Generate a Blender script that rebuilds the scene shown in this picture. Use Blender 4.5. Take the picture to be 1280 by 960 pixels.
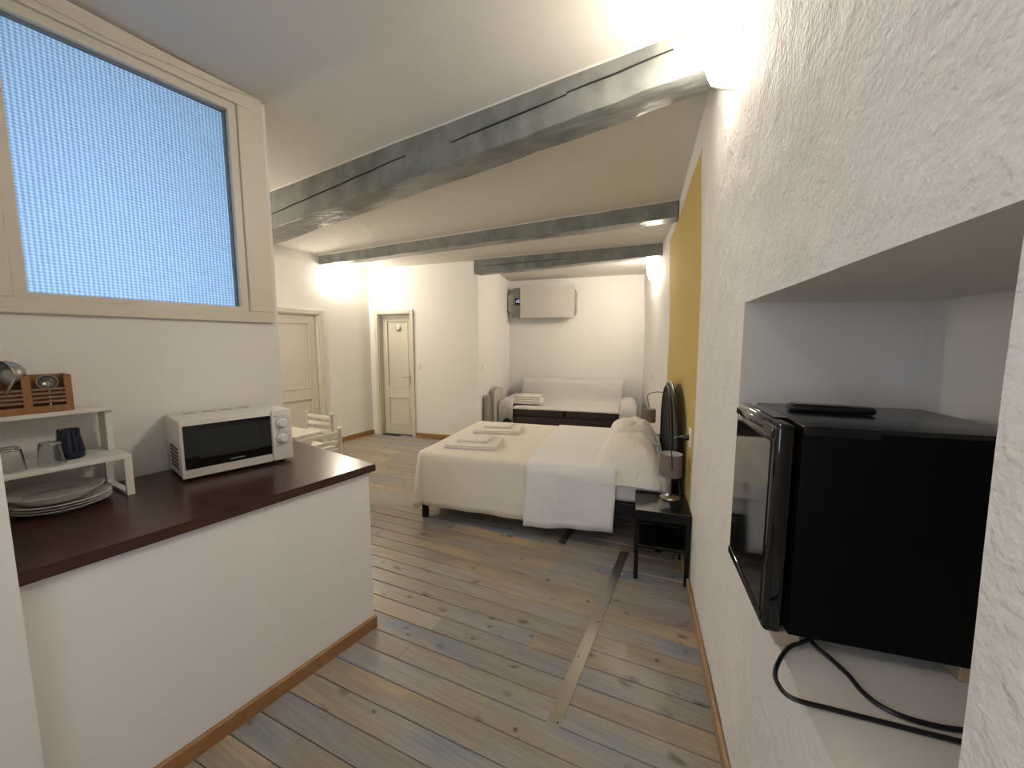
import bpy, bmesh, math, random
from mathutils import Vector, Matrix, noise
random.seed(7)
PI = math.pi
scene = bpy.context.scene
C = scene.collection
for o in list(bpy.data.objects): bpy.data.objects.remove(o)

# ------------------------------------------------------------------ camera
F_PX = 490.0; PITCH = math.atan(52/F_PX); YAW = math.radians(28); CAM_H = 1.5
cd = bpy.data.cameras.new('camera'); cam = bpy.data.objects.new('camera', cd); C.objects.link(cam)
cd.sensor_fit = 'HORIZONTAL'; cd.sensor_width = 36.0; cd.lens = 36.0*F_PX/1280.0
cd.clip_start = 0.02; cd.clip_end = 60
cam.location = (0, 0, CAM_H); cam.rotation_euler = (PI/2-PITCH, 0, YAW)
scene.camera = cam
# ------------------------------------------------------------------ world, exposure
w = bpy.data.worlds.new('world'); scene.world = w; w.use_nodes = True
w.node_tree.nodes['Background'].inputs[0].default_value = (0.62, 0.74, 1.0, 1)
w.node_tree.nodes['Background'].inputs[1].default_value = 0.5
vs = scene.view_settings
vs.view_transform = 'Standard'; vs.look = 'None'; vs.gamma = 1.0; vs.use_curve_mapping = False
vs.exposure = 0.84
SCONCE_W = 92.0; WARM = (1.0, 0.88, 0.72); DAY_W = 12.0; BATH_W = 15.5
def area_light(name, loc, rot, sx, sy, power, color):
    l = bpy.data.lights.new(name, 'AREA'); l.shape = 'RECTANGLE'; l.size = sx; l.size_y = sy
    l.energy = power; l.color = color
    o = bpy.data.objects.new(name, l); C.objects.link(o); o.location = loc; o.rotation_euler = rot
    return o
# daylight outside the kitchen window behind the camera, shining in through its opening
area_light('window_daylight', (-0.75, -2.05, 1.65), (PI/2, 0, 0), 1.1, 1.4, DAY_W, (0.80, 0.88, 1.0))
# daylight in the small washroom behind the patterned glass
area_light('washroom_daylight', (-3.75, 0.70, 1.75), (PI/2, 0, -PI/2), 0.8, 0.9, BATH_W, (0.50, 0.71, 1.0))

# ------------------------------------------------------------------ materials
def mat(name, col, rough=0.6, metal=0.0, bump=None, var=None, spec=None, emit=None, coat=0, trans=0):
    """bump=(scale,strength,dist)  var=(scale,col2,lo,hi)"""
    m = bpy.data.materials.new(name); m.use_nodes = True
    nt = m.node_tree; b = nt.nodes['Principled BSDF']; N = nt.nodes; L = nt.links
    b.inputs['Base Color'].default_value = (*col, 1); b.inputs['Roughness'].default_value = rough
    b.inputs['Metallic'].default_value = metal
    if spec is not None: b.inputs['Specular IOR Level'].default_value = spec
    if coat: b.inputs['Coat Weight'].default_value = coat; b.inputs['Coat Roughness'].default_value = 0.08
    if trans: b.inputs['Transmission Weight'].default_value = trans
    if emit: b.inputs['Emission Color'].default_value = (*emit[0], 1); b.inputs['Emission Strength'].default_value = emit[1]
    if bump or var: geo = N.new('ShaderNodeNewGeometry')
    if bump:
        n = N.new('ShaderNodeTexNoise'); n.inputs['Scale'].default_value = bump[0]; n.inputs['Detail'].default_value = 4
        bp = N.new('ShaderNodeBump'); bp.inputs['Strength'].default_value = bump[1]; bp.inputs['Distance'].default_value = bump[2]
        L.new(geo.outputs['Position'], n.inputs['Vector']); L.new(n.outputs['Fac'], bp.inputs['Height']); L.new(bp.outputs['Normal'], b.inputs['Normal'])
    if var:
        n2 = N.new('ShaderNodeTexNoise'); n2.inputs['Scale'].default_value = var[0]; n2.inputs['Detail'].default_value = 5
        r = N.new('ShaderNodeValToRGB'); r.color_ramp.elements[0].position = var[2]; r.color_ramp.elements[1].position = var[3]
        r.color_ramp.elements[0].color = (*col, 1); r.color_ramp.elements[1].color = (*var[1], 1)
        L.new(geo.outputs['Position'], n2.inputs['Vector']); L.new(n2.outputs['Fac'], r.inputs['Fac']); L.new(r.outputs['Color'], b.inputs['Base Color'])
    return m

def rough_plaster(name, col):
    m = mat(name, col, 0.75); nt = m.node_tree; N = nt.nodes; L = nt.links; b = N['Principled BSDF']
    geo = N.new('ShaderNodeNewGeometry')
    n1 = N.new('ShaderNodeTexNoise'); n1.inputs['Scale'].default_value = 70; n1.inputs['Detail'].default_value = 3
    n2 = N.new('ShaderNodeTexNoise'); n2.inputs['Scale'].default_value = 6; n2.inputs['Detail'].default_value = 2
    ad = N.new('ShaderNodeMath'); ad.operation = 'MULTIPLY_ADD'; ad.inputs[1].default_value = 4.0
    for n in (n1, n2): L.new(geo.outputs['Position'], n.inputs['Vector'])
    L.new(n2.outputs['Fac'], ad.inputs[0]); L.new(n1.outputs['Fac'], ad.inputs[2])
    bp = N.new('ShaderNodeBump'); bp.inputs['Strength'].default_value = 1.0; bp.inputs['Distance'].default_value = 0.006
    L.new(ad.outputs[0], bp.inputs['Height']); L.new(bp.outputs['Normal'], b.inputs['Normal'])
    return m

def plank_material():
    m = mat('stained_pine', (0.2, 0.18, 0.16), 0.3); nt = m.node_tree; N = nt.nodes; L = nt.links; b = N['Principled BSDF']
    geo = N.new('ShaderNodeNewGeometry'); oi = N.new('ShaderNodeObjectInfo')
    def mp(sx, sy, rnd=0.0):
        g = N.new('ShaderNodeVectorMath'); g.operation = 'MULTIPLY'; g.inputs[1].default_value = (sx, sy, 1)
        L.new(geo.outputs['Position'], g.inputs[0])
        if not rnd: return g.outputs[0]
        s = N.new('ShaderNodeVectorMath'); s.operation = 'SCALE'; s.inputs[0].default_value = (rnd, rnd*0.7, rnd*0.3)
        L.new(oi.outputs['Random'], s.inputs['Scale'])
        a = N.new('ShaderNodeVectorMath'); a.operation = 'ADD'; L.new(g.outputs[0], a.inputs[0]); L.new(s.outputs[0], a.inputs[1])
        return a.outputs[0]
    def noi(v, scale, det=4, dist=0):
        n = N.new('ShaderNodeTexNoise'); n.inputs['Scale'].default_value = scale; n.inputs['Detail'].default_value = det
        n.inputs['Distortion'].default_value = dist; L.new(v, n.inputs['Vector']); return n.outputs['Fac']
    def ramp(f, stops):
        r = N.new('ShaderNodeValToRGB'); e = r.color_ramp.elements
        while len(e) < len(stops): e.new(0.5)
        for k, (p, c) in enumerate(stops): e[k].position = p; e[k].color = (*c, 1)
        L.new(f, r.inputs['Fac']); return r.outputs['Color']
    def mix(f, a, c, mode='MIX'):
        x = N.new('ShaderNodeMix'); x.data_type = 'RGBA'; x.blend_type = mode
        if isinstance(f, float): x.inputs['Factor'].default_value = f
        else: L.new(f, x.inputs['Factor'])
        L.new(a, x.inputs['A']); L.new(c, x.inputs['B']); return x.outputs['Result']
    stain = ramp(noi(mp(0.55, 2.2, 40), 1.9, 3), [(0.30, (0.225, 0.26, 0.31)), (0.41, (0.325, 0.31, 0.29)), (0.54, (0.325, 0.28, 0.225)), (0.72, (0.47, 0.37, 0.245))])
    grain = ramp(noi(mp(1.6, 34, 60), 2.4, 6, 0.6), [(0.28, (0.80, 0.79, 0.77)), (0.62, (1.06, 1.05, 1.04))])
    col = mix(1.0, stain, grain, 'MULTIPLY')
    rnd = ramp(oi.outputs['Random'], [(0.0, (0.86, 0.87, 0.9)), (1.0, (1.12, 1.10, 1.06))])
    col = mix(1.0, col, rnd, 'MULTIPLY')
    dark = N.new('ShaderNodeRGB'); dark.outputs[0].default_value = (0.06, 0.048, 0.038, 1)
    for sc, sx, sy, off, r0, r1 in ((4.6, 1.0, 1.7, 90, 0.04, 0.2), (9.0, 0.8, 1.3, 170, 0.05, 0.17)):
        base = mp(sx, sy, off)
        wn = N.new('ShaderNodeTexNoise'); wn.inputs['Scale'].default_value = 22; wn.inputs['Detail'].default_value = 2; L.new(base, wn.inputs['Vector'])
        ws = N.new('ShaderNodeVectorMath'); ws.operation = 'SCALE'; ws.inputs['Scale'].default_value = 0.045; L.new(wn.outputs['Color'], ws.inputs[0])
        wa = N.new('ShaderNodeVectorMath'); wa.operation = 'ADD'; L.new(base, wa.inputs[0]); L.new(ws.outputs[0], wa.inputs[1])
        vo = N.new('ShaderNodeTexVoronoi'); vo.inputs['Scale'].default_value = sc; L.new(wa.outputs[0], vo.inputs['Vector'])
        sz = N.new('ShaderNodeSeparateColor'); L.new(vo.outputs['Color'], sz.inputs[0])
        gt = N.new('ShaderNodeMath'); gt.operation = 'GREATER_THAN'; gt.inputs[1].default_value = 0.22; L.new(sz.outputs[0], gt.inputs[0])
        kn = ramp(vo.outputs['Distance'], [(r0, (0.9, 0.9, 0.9)), (r1, (0, 0, 0))])
        km = N.new('ShaderNodeMath'); km.operation = 'MULTIPLY'; L.new(kn, km.inputs[0]); L.new(gt.outputs[0], km.inputs[1])
        col = mix(km.outputs[0], col, dark.outputs[0])
    L.new(col, b.inputs['Base Color'])
    bp = N.new('ShaderNodeBump'); bp.inputs['Strength'].default_value = 0.25; bp.inputs['Distance'].default_value = 0.0015
    L.new(noi(mp(1.6, 34, 60), 2.4, 6, 0.6), bp.inputs['Height']); L.new(bp.outputs['Normal'], b.inputs['Normal'])
    return m

def beam_material():
    m = mat('grey_painted_timber', (0.13, 0.14, 0.14), 0.33); nt = m.node_tree; N = nt.nodes; L = nt.links; b = N['Principled BSDF']
    geo = N.new('ShaderNodeNewGeometry')
    v = N.new('ShaderNodeVectorMath'); v.operation = 'MULTIPLY'; v.inputs[1].default_value = (2.6, 5, 2.2); L.new(geo.outputs['Position'], v.inputs[0])
    n = N.new('ShaderNodeTexNoise'); n.inputs['Scale'].default_value = 2.6; n.inputs['Detail'].default_value = 6; L.new(v.outputs[0], n.inputs['Vector'])
    r = N.new('ShaderNodeValToRGB'); r.color_ramp.elements[0].position = 0.36; r.color_ramp.elements[1].position = 0.66
    r.color_ramp.elements[0].color = (0.15, 0.162, 0.158, 1); r.color_ramp.elements[1].color = (0.25, 0.262, 0.246, 1)
    L.new(n.outputs['Fac'], r.inputs['Fac']); L.new(r.outputs['Color'], b.inputs['Base Color'])
    n2 = N.new('ShaderNodeTexNoise'); n2.inputs['Scale'].default_value = 5; n2.inputs['Detail'].default_value = 4; L.new(v.outputs[0], n2.inputs['Vector'])
    bp = N.new('ShaderNodeBump'); bp.inputs['Strength'].default_value = 0.55; bp.inputs['Distance'].default_value = 0.012
    L.new(n2.outputs['Fac'], bp.inputs['Height']); L.new(bp.outputs['Normal'], b.inputs['Normal'])
    return m

def pane_material():
    m = bpy.data.materials.new('patterned_glass'); m.use_nodes = True; nt = m.node_tree; N = nt.nodes; L = nt.links
    N.remove(N['Principled BSDF']); out = N['Material Output']
    tc = N.new('ShaderNodeTexCoord')
    def wave(axis):
        wv = N.new('ShaderNodeTexWave'); wv.bands_direction = axis; wv.inputs['Scale'].default_value = 20.5 if axis == 'Y' else 24.0
        L.new(tc.outputs['Object'], wv.inputs['Vector']); return wv.outputs['Fac']
    a, c = wave('Y'), wave('Z')
    mu = N.new('ShaderNodeMix'); mu.inputs['Factor'].default_value = 0.45; L.new(a, mu.inputs['A']); L.new(c, mu.inputs['B'])
    bp = N.new('ShaderNodeBump'); bp.inputs['Strength'].default_value = 1.0; bp.inputs['Distance'].default_value = 0.02; L.new(mu.outputs[0], bp.inputs['Height'])
    tr = N.new('ShaderNodeBsdfTranslucent'); L.new(bp.outputs['Normal'], tr.inputs['Normal'])
    rp = N.new('ShaderNodeValToRGB'); rp.color_ramp.elements[0].color = (0.42, 0.50, 0.58, 1); rp.color_ramp.elements[1].color = (0.92, 0.96, 1, 1)
    L.new(mu.outputs[0], rp.inputs['Fac']); L.new(rp.outputs['Color'], tr.inputs['Color'])
    gl = N.new('ShaderNodeBsdfGlossy'); gl.inputs['Roughness'].default_value = 0.25; L.new(bp.outputs['Normal'], gl.inputs['Normal'])
    mx = N.new('ShaderNodeMixShader'); mx.inputs[0].default_value = 0.05; L.new(tr.outputs[0], mx.inputs[1]); L.new(gl.outputs[0], mx.inputs[2])
    L.new(mx.outputs[0], out.inputs['Surface']); return m

def shade_material(power):
    return mat('lit_satin_glass', (0.9, 0.89, 0.84), 0.3, emit=(WARM, power))

M = dict(
    wall=mat('smooth_plaster', (0.82, 0.805, 0.775), 0.8, bump=(9, 0.25, 0.01)),
    rough=rough_plaster('rough_plaster', (0.82, 0.80, 0.77)),
    niche=mat('niche_plaster', (0.80, 0.77, 0.73), 0.8, bump=(14, 0.2, 0.008)),
    yellow=mat('ochre_paint', (0.62, 0.475, 0.18), 0.9, bump=(9, 0.25, 0.01), spec=0.12),
    ceiling=mat('ceiling_plaster', (0.70, 0.68, 0.635), 0.85, bump=(5, 0.25, 0.02)),
    plank=plank_material(), joint=mat('floor_joint', (0.035, 0.027, 0.02), 0.9),
    beam=beam_material(), crack=mat('timber_crack', (0.02, 0.02, 0.02), 0.9),
    skirt=mat('oak_skirting', (0.36, 0.19, 0.075), 0.45, var=(18, (0.27, 0.135, 0.05), 0.35, 0.7)),
    paleskirt=mat('pale_skirting', (0.40, 0.26, 0.145), 0.5, var=(18, (0.33, 0.20, 0.10), 0.35, 0.7)),
    frame=mat('cream_painted_wood', (0.65, 0.615, 0.53), 0.4, bump=(30, 0.12, 0.003)),
    winframe=mat('window_frame_paint', (0.70, 0.65, 0.56), 0.4, bump=(20, 0.15, 0.003)),
    putty=mat('grey_putty', (0.20, 0.21, 0.22), 0.6),
    pane=pane_material(), shadein=mat('satin_glass_lining', (0.9, 0.88, 0.83), 0.5),
    counter=mat('dark_brown_worktop', (0.045, 0.017, 0.010), 0.25, var=(7, (0.060, 0.023, 0.013), 0.35, 0.7), bump=(60, 0.05, 0.001)),
    white=mat('white_enamel', (0.74, 0.71, 0.65), 0.35), whiteplastic=mat('white_plastic', (0.78, 0.76, 0.72), 0.45),
    blackgloss=mat('black_gloss', (0.004, 0.004, 0.005), 0.06, spec=0.6), black=mat('black_satin', (0.008, 0.008, 0.009), 0.35),
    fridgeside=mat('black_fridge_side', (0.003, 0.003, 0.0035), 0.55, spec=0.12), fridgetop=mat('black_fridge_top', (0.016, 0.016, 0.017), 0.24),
    doorwindow=mat('smoked_microwave_glass', (0.018, 0.019, 0.019), 0.15),
    chrome=mat('chrome', (0.6, 0.6, 0.58), 0.16, 1.0), steel=mat('brushed_steel', (0.42, 0.41, 0.39), 0.32, 1.0),
    strip=mat('dull_metal_strip', (0.50, 0.47, 0.42), 0.30, 0.9), screw=mat('dark_screw', (0.03, 0.03, 0.03), 0.5, 0.5),
    sheet=mat('cream_cotton', (0.78, 0.735, 0.64), 0.9, bump=(5, 0.35, 0.02)), whitesheet=mat('white_cotton', (0.80, 0.79, 0.80), 0.9, bump=(6, 0.5, 0.03)),
    pillow=mat('pillow_cotton', (0.80, 0.77, 0.71), 0.9, bump=(9, 0.8, 0.03)), towel=mat('towel_cotton', (0.79, 0.75, 0.69), 0.95, bump=(160, 0.4, 0.004)),
    leather=mat('black_leather', (0.004, 0.004, 0.004), 0.6, bump=(120, 0.2, 0.002), spec=0.12), wenge=mat('black_wood', (0.004, 0.004, 0.004), 0.3, spec=0.35),
    sofa=mat('dark_brown_leather', (0.030, 0.020, 0.016), 0.42), throw=mat('sofa_throw', (0.62, 0.60, 0.58), 0.9, bump=(6, 0.6, 0.03)),
    lampshade=mat('grey_fabric_shade', (0.17, 0.145, 0.14), 0.85), lampin=mat('pale_shade_lining', (0.6, 0.58, 0.56), 0.8),
    heatergrey=mat('heater_grey', (0.34, 0.335, 0.30), 0.4), heaterwhite=mat('heater_white', (0.60, 0.57, 0.53), 0.35), heaterstrip=mat('heater_strip', (0.20, 0.205, 0.18), 0.3),
    screen=mat('display_blue', (0.006, 0.008, 0.03), 0.15), glyph=mat('display_glyph', (0.3, 0.35, 0.6), 0.4, emit=((0.55, 0.65, 1.0), 1.5)),
    bamboo=mat('bamboo', (0.34, 0.17, 0.065), 0.5, var=(25, (0.25, 0.115, 0.04), 0.35, 0.7)), slat=mat('worn_bamboo', (0.25, 0.15, 0.095), 0.55),
    cobalt=mat('cobalt_glaze', (0.003, 0.005, 0.030), 0.12), china=mat('white_china', (0.62, 0.60, 0.57), 0.15),
    glass=mat('clear_glass', (0.93, 0.95, 0.95), 0.03, trans=1.0), tabletop=mat('chair_paint', (0.68, 0.65, 0.56), 0.35),
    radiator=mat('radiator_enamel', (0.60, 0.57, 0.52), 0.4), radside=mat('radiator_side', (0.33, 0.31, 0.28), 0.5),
    mark=mat('grey_print', (0.30, 0.30, 0.30), 0.5), tan=mat('beige_wedge', (0.45, 0.37, 0.27), 0.6), pipe=mat('braided_hose', (0.45, 0.44, 0.43), 0.4, 0.6),
)

# ------------------------------------------------------------------ mesh helpers
class MB:
    def __init__(s): s.bm = bmesh.new(); s.mats = []; s.mi = 0
    def use(s, m):
        if m not in s.mats: s.mats.append(m)
        s.mi = s.mats.index(m); return s
    def face(s, vs_):
        try: f = s.bm.faces.new(vs_); f.material_index = s.mi; return f
        except ValueError: return None
    def verts(s, pts): return [s.bm.verts.new(p) for p in pts]
    def box(s, c, d, bev=0.0, rz=0.0, seg=2, R=None):
        r = bmesh.ops.create_cube(s.bm, size=1.0); vv = r['verts']
        m = Matrix.Translation(c) @ (R.to_4x4() if R else Matrix.Rotation(rz, 4, 'Z')) @ Matrix.Diagonal((d[0], d[1], d[2], 1))
        bmesh.ops.transform(s.bm, matrix=m, verts=vv)
        fs = {f for v in vv for f in v.link_faces}
        for f in fs: f.material_index = s.mi
        if bev:
            es = list({e for v in vv for e in v.link_edges})
            rr = bmesh.ops.bevel(s.bm, geom=es, offset=bev, segments=seg, affect='EDGES', profile=0.5)
            for f in rr['faces']: f.material_index = s.mi
        return s
    def lathe(s, prof, c=(0, 0, 0), n=24, cap=True, R=None):
        rings = []
        for r, z in prof:
            ring = []
            for k in range(n):
                a = 2*PI*k/n; p = Vector((r*math.cos(a), r*math.sin(a), z))
                if R: p = R @ p
                ring.append(s.bm.verts.new(p+Vector(c)))
            rings.append(ring)
        for a, b in zip(rings, rings[1:]):
            for k in range(n): s.face((a[k], a[(k+1) % n], b[(k+1) % n], b[k]))
        if cap: s.face(rings[0][::-1]); s.face(rings[-1])
        return s
    def tube(s, pts, r, n=8, cap=True):
        pts = [Vector(p) for p in pts]; rings = []
        up = Vector((0, 0, 1))
        for i, p in enumerate(pts):
            t = (pts[min(i+1, len(pts)-1)]-pts[max(i-1, 0)]).normalized()
            a = t.cross(up)
            if a.length < 1e-3: a = t.cross(Vector((1, 0, 0)))
            a.normalize(); b = t.cross(a)
            rings.append([s.bm.verts.new(p+a*(r*math.cos(2*PI*k/n))+b*(r*math.sin(2*PI*k/n))) for k in range(n)])
        for a, b in zip(rings, rings[1:]):
            for k in range(n): s.face((a[k], a[(k+1) % n], b[(k+1) % n], b[k]))
        if cap: s.face(rings[0][::-1]); s.face(rings[-1])
        return s
    def prism(s, poly, z0, z1):
        a = s.verts([(x, y, z0) for x, y in poly]); b = s.verts([(x, y, z1) for x, y in poly]); n = len(poly)
        for k in range(n): s.face((a[k], a[(k+1) % n], b[(k+1) % n], b[k]))
        s.face(a[::-1]); s.face(b); return s
    def grid(s, P):
        V = [s.verts(r) for r in P]
        for i in range(len(V)-1):
            for j in range(len(V[0])-1): s.face((V[i][j], V[i+1][j], V[i+1][j+1], V[i][j+1]))
        return V
    def build(s, name, material=None, parent=None, smooth=False, loc=None, rz=0.0, fixn=True):
        if fixn: bmesh.ops.recalc_face_normals(s.bm, faces=s.bm.faces[:])
        me = bpy.data.meshes.new(name); s.bm.to_mesh(me); s.bm.free()
        for m in (s.mats or [material]): me.materials.append(m)
        o = bpy.data.objects.new(name, me); C.objects.link(o)
        if smooth:
            for p in me.polygons: p.use_smooth = True
            if smooth != 'all':
                try: me.set_sharp_from_angle(angle=math.radians(38))
                except Exception: pass
        if parent: o.parent = parent
        if loc is not None: o.location = loc
        o.rotation_euler[2] = rz
        return o
def tag(o, label=None, cat=None, group=None, kind=None):
    if label: o['label'] = label
    if cat: o['category'] = cat
    if group: o['group'] = group
    if kind: o['kind'] = kind
    return o
def thing(name, label, cat, loc=(0, 0, 0), rz=0.0, group=None):
    o = bpy.data.objects.new(name, None); o.empty_display_size = 0.1; C.objects.link(o)
    o.location = loc; o.rotation_euler = (0, 0, rz)
    return tag(o, label, cat, group)
def copy_tree(o, parent=None):
    c = o.copy(); C.objects.link(c); c.parent = parent
    for ch in list(o.children): copy_tree(ch, c)
    return c
def struct(name, b, m=None, label=None, parent=None, smooth=False, loc=None, rz=0.0):
    o = b.build(name, m, parent, smooth, loc, rz)
    if not parent: tag(o, label, kind='structure')
    elif label: o['label'] = label
    return o
def curve_pts(ctrl, n=8):
    P = [Vector(p) for p in ctrl]; P = [P[0]*2-P[1]]+P+[P[-1]*2-P[-2]]; out = []
    for i in range(1, len(P)-2):
        for k in range(n):
            t = k/n; a, b, c, d = P[i-1:i+3]
            out.append(0.5*((2*b)+(c-a)*t+(2*a-5*b+4*c-d)*t*t+(3*b-a-3*c+d)*t**3))
    out.append(P[-2]); return out

# ------------------------------------------------------------------ room shell
WA = math.radians(10.55)                 # direction of the right-hand wall
WU = Vector((math.cos(WA), math.sin(WA), 0)); WV = Vector((-math.sin(WA), math.cos(WA), 0))
def sstep(a, b, x):
    t = min(1, max(0, (x-a)/(b-a))); return t*t*(3-2*t)
def rw_base(y):
    x = 0.357-0.183*y
    if y > 4.3: x -= 0.105*(y-4.3-0.5*min(y-4.3, 0.6)*(1 if y > 4.9 else 1)) if y > 4.9 else 0.105*(y-4.3)**2/1.2
    return x
def RW(y, z):
    x = rw_base(y)-0.034*sstep(1.6, 2.75, z)
    x += 0.006*noise.noise(Vector((y*1.3, z*1.1, 0)))+0.003*noise.noise(Vector((y*4.0, z*3.1, 5)))*sstep(0.1, 0.4, z)
    return Vector((x, y, z))
def ceil_z(x, y): return 2.92+0.015*x-0.04*y

# floor
b = MB(); b.box((-2.3, 2.7, -0.075), (6.2, 9.4, 0.11)); floor = struct('floor', b, M['joint'], 'grey-stained pine plank floor')
PW = 0.110; me_plank = None
def plank(x0, x1, y):
    global me_plank
    if me_plank is None:
        q = MB(); h = PW/2-0.0016; c = 0.0028
        prof = [(-h, -0.022), (-h, -c), (-h+c, 0), (h-c, 0), (h, -c), (h, -0.022)]
        A = q.verts([(0, yy, zz) for yy, zz in prof]); B = q.verts([(1, yy, zz) for yy, zz in prof])
        for k in range(6): q.face((A[k], A[(k+1) % 6], B[(k+1) % 6], B[k]))
        q.face(A[::-1]); q.face(B)
        o = q.build('plank', M['plank'], floor); me_plank = o.data
    else:
        o = bpy.data.objects.new('plank', me_plank); C.objects.link(o); o.parent = floor
    o.location = (x0, y, random.uniform(-0.0006, 0.0006)); o.rotation_euler[2] = PANG; o.scale = ((x1-x0)/math.cos(PANG)-0.002, 1, 1)
PANG = math.radians(3.65)
def in_room(x, y):
    if y < -1.6 or y > 6.95 or x > rw_base(y): return False
    if y < 0.26: return x > -1.6
    if y < 1.42: return x > -2.34
    if x < -5.0: return False
    if x < -3.166 and y > 4.54+0.1963*(x+5.0): return x > -3.166-0.199*(y-4.9) and y > 4.9 and y < 6.95
    return y < 6.43+0.2165*(x+3.47)+0.01
row = -30
while row < 62:
    yr = 1.5008+PW/2+row*PW/math.cos(PANG)
    ins = [x*0.01 for x in range(-502, 72) if in_room(x*0.01, yr+math.tan(PANG)*(x*0.01+1.0))]
    row += 1
    if len(ins) < 4: continue
    xl, xr = ins[0]-0.012, ins[-1]+0.012
    cuts = [xl]; x = xl+random.uniform(0.9, 3.4)
    while x < xr-0.6: cuts.append(x); x += random.uniform(2.6, 4.0)
    cuts.append(xr)
    for a, c in zip(cuts, cuts[1:]): plank(a, c, yr+math.tan(PANG)*(a+1.0))

# ceiling slab
b = MB(); P = []
xs = [-5.3+0.3*i for i in range(21)]; ys = [-1.9+0.3*i for i in range(32)]
P = [[(x, y, ceil_z(x, y)+0.006*noise.noise(Vector((x*0.9, y*0.9, 3)))) for y in ys] for x in xs]
V = b.grid(P); r = bmesh.ops.extrude_face_region(b.bm, geom=b.bm.faces[:])
bmesh.ops.translate(b.bm, vec=(0, 0, 0.15), verts=[v for v in r['geom'] if isinstance(v, bmesh.types.BMVert)])
struct('ceiling', b, M['ceiling'], 'white plaster ceiling crossed by grey beams', smooth=True)

# right wall with niche and ochre panel
NY0, NY1, NZ0, NZ1 = 0.575, 1.592, 0.768, 1.637
YL0, YL1, YLZ = 2.62, 4.72, 2.615
def lin(a, b_, n): return [a+(b_-a)*i/n for i in range(n)]
ys = lin(-1.6, NY0, 12)+lin(NY0, NY1, 14)+lin(NY1, YL0, 14)+lin(YL0, YL1, 20)+lin(YL1, 6.95, 20)+[6.95]
zs = lin(0, NZ0, 8)+lin(NZ0, NZ1, 10)+lin(NZ1, YLZ, 12)+lin(YLZ, 2.98, 4)+[2.98]
b = MB(); b.use(M['rough']); b.use(M['yellow']); b.use(M['niche']); b.use(M['wall'])
VW = [[b.bm.verts.new(RW(y, z)) for z in zs] for y in ys]
for i in range(len(ys)-1):
    for j in range(len(zs)-1):
        yc, zc = (ys[i]+ys[i+1])/2, (zs[j]+zs[j+1])/2
        if NY0 < yc < NY1 and NZ0 < zc < NZ1: continue
        b.use(M['yellow'] if (YL0 < yc < YL1 and zc < YLZ) else M['rough'] if yc < YL0 else M['wall'])
        b.face((VW[i][j], VW[i][j+1], VW[i+1][j+1], VW[i+1][j]))
b.use(M['niche']); iy = [k for k, y in enumerate(ys) if NY0-1e-6 <= y <= NY1+1e-6]; iz = [k for k, z in enumerate(zs) if NZ0-1e-6 <= z <= NZ1+1e-6]
loop = [VW[i][iz[0]] for i in iy]+[VW[iy[-1]][j] for j in iz[1:]]+[VW[i][iz[-1]] for i in iy[::-1][1:]]+[VW[iy[0]][j] for j in iz[::-1][1:-1]]
def backp(v):
    p = v.co+WU*0.505
    return Vector((p.x, p.y, p.z-(0.012 if p.z > 1.5 else 0)))
back = [b.bm.verts.new(backp(v)) for v in loop]
for k in range(len(loop)): b.face((loop[k], loop[(k+1) % len(loop)], back[(k+1) % len(loop)], back[k]))
b.face(back)
wr = struct('wall_right', b, None, 'rough white plaster wall with a niche and an ochre painted panel', smooth=True)

# other walls (solid slabs given by their room-side line, thickness outward)
def slab(name, p0, p1, th, label, z1=3.0, m='wall', z0=0.0):
    p0, p1 = Vector((*p0, 0)), Vector((*p1, 0)); d = (p1-p0).normalized(); n = Vector((d.y, -d.x, 0))*th   # outward = right of travel
    b = MB(); b.prism([(p.x, p.y) for p in (p0, p1, p1+n, p0+n)], z0, z1)
    return struct(name, b, M[m], label)
DW0 = Vector((-5.0, 4.54)); DW1 = Vector((-3.166, 4.90)); AL1 = Vector((-3.47, 6.43)); AR = Vector((rw_base(6.93), 6.93))
slab('wall_alcove_left', AL1, DW1, 0.14, 'plain white side wall of the sofa alcove')
slab('wall_back', AR+(AR-AL1).normalized()*0.1, AL1-(AR-AL1).normalized()*0.12, 0.14, 'white end wall of the alcove behind the sofa')
# far-left wall with the door niche as separate door; plain slabs either side
LD0, LD1, LDZ = 2.83, 3.635, 1.885
b = MB()
b.box((-5.08, (1.3+LD0)/2, 1.5), (0.16, LD0-1.3, 3.0)); b.box((-5.08, (LD1+4.56)/2, 1.5), (0.16, 4.56-LD1, 3.0)); b.box((-5.08, (LD0+LD1)/2, (LDZ+3)/2), (0.16, LD1-LD0, 3-LDZ))
struct('wall_left', b, M['wall'], 'white wall with a wide panelled door and glowing wall lamp')
# wall with narrow door, local frame along DW0->DW1
DD = (DW1-DW0).normalized(); DA = math.atan2(DD.y, DD.x); DL = (DW1-DW0).length
D2a, D2b, D2z = 0.155, 0.742, 1.945
b = MB()
for s0, s1, z0, z1 in ((-0.16, D2a, 0, 3), (D2b, DL, 0, 3), (D2a, D2b, D2z, 3)): b.box(((s0+s1)/2, 0.09, (z0+z1)/2), (s1-s0, 0.18, z1-z0))
struct('wall_door_side', b, M['wall'], 'white wall with a narrow cream door', loc=(DW0.x, DW0.y, 0), rz=DA)

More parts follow.
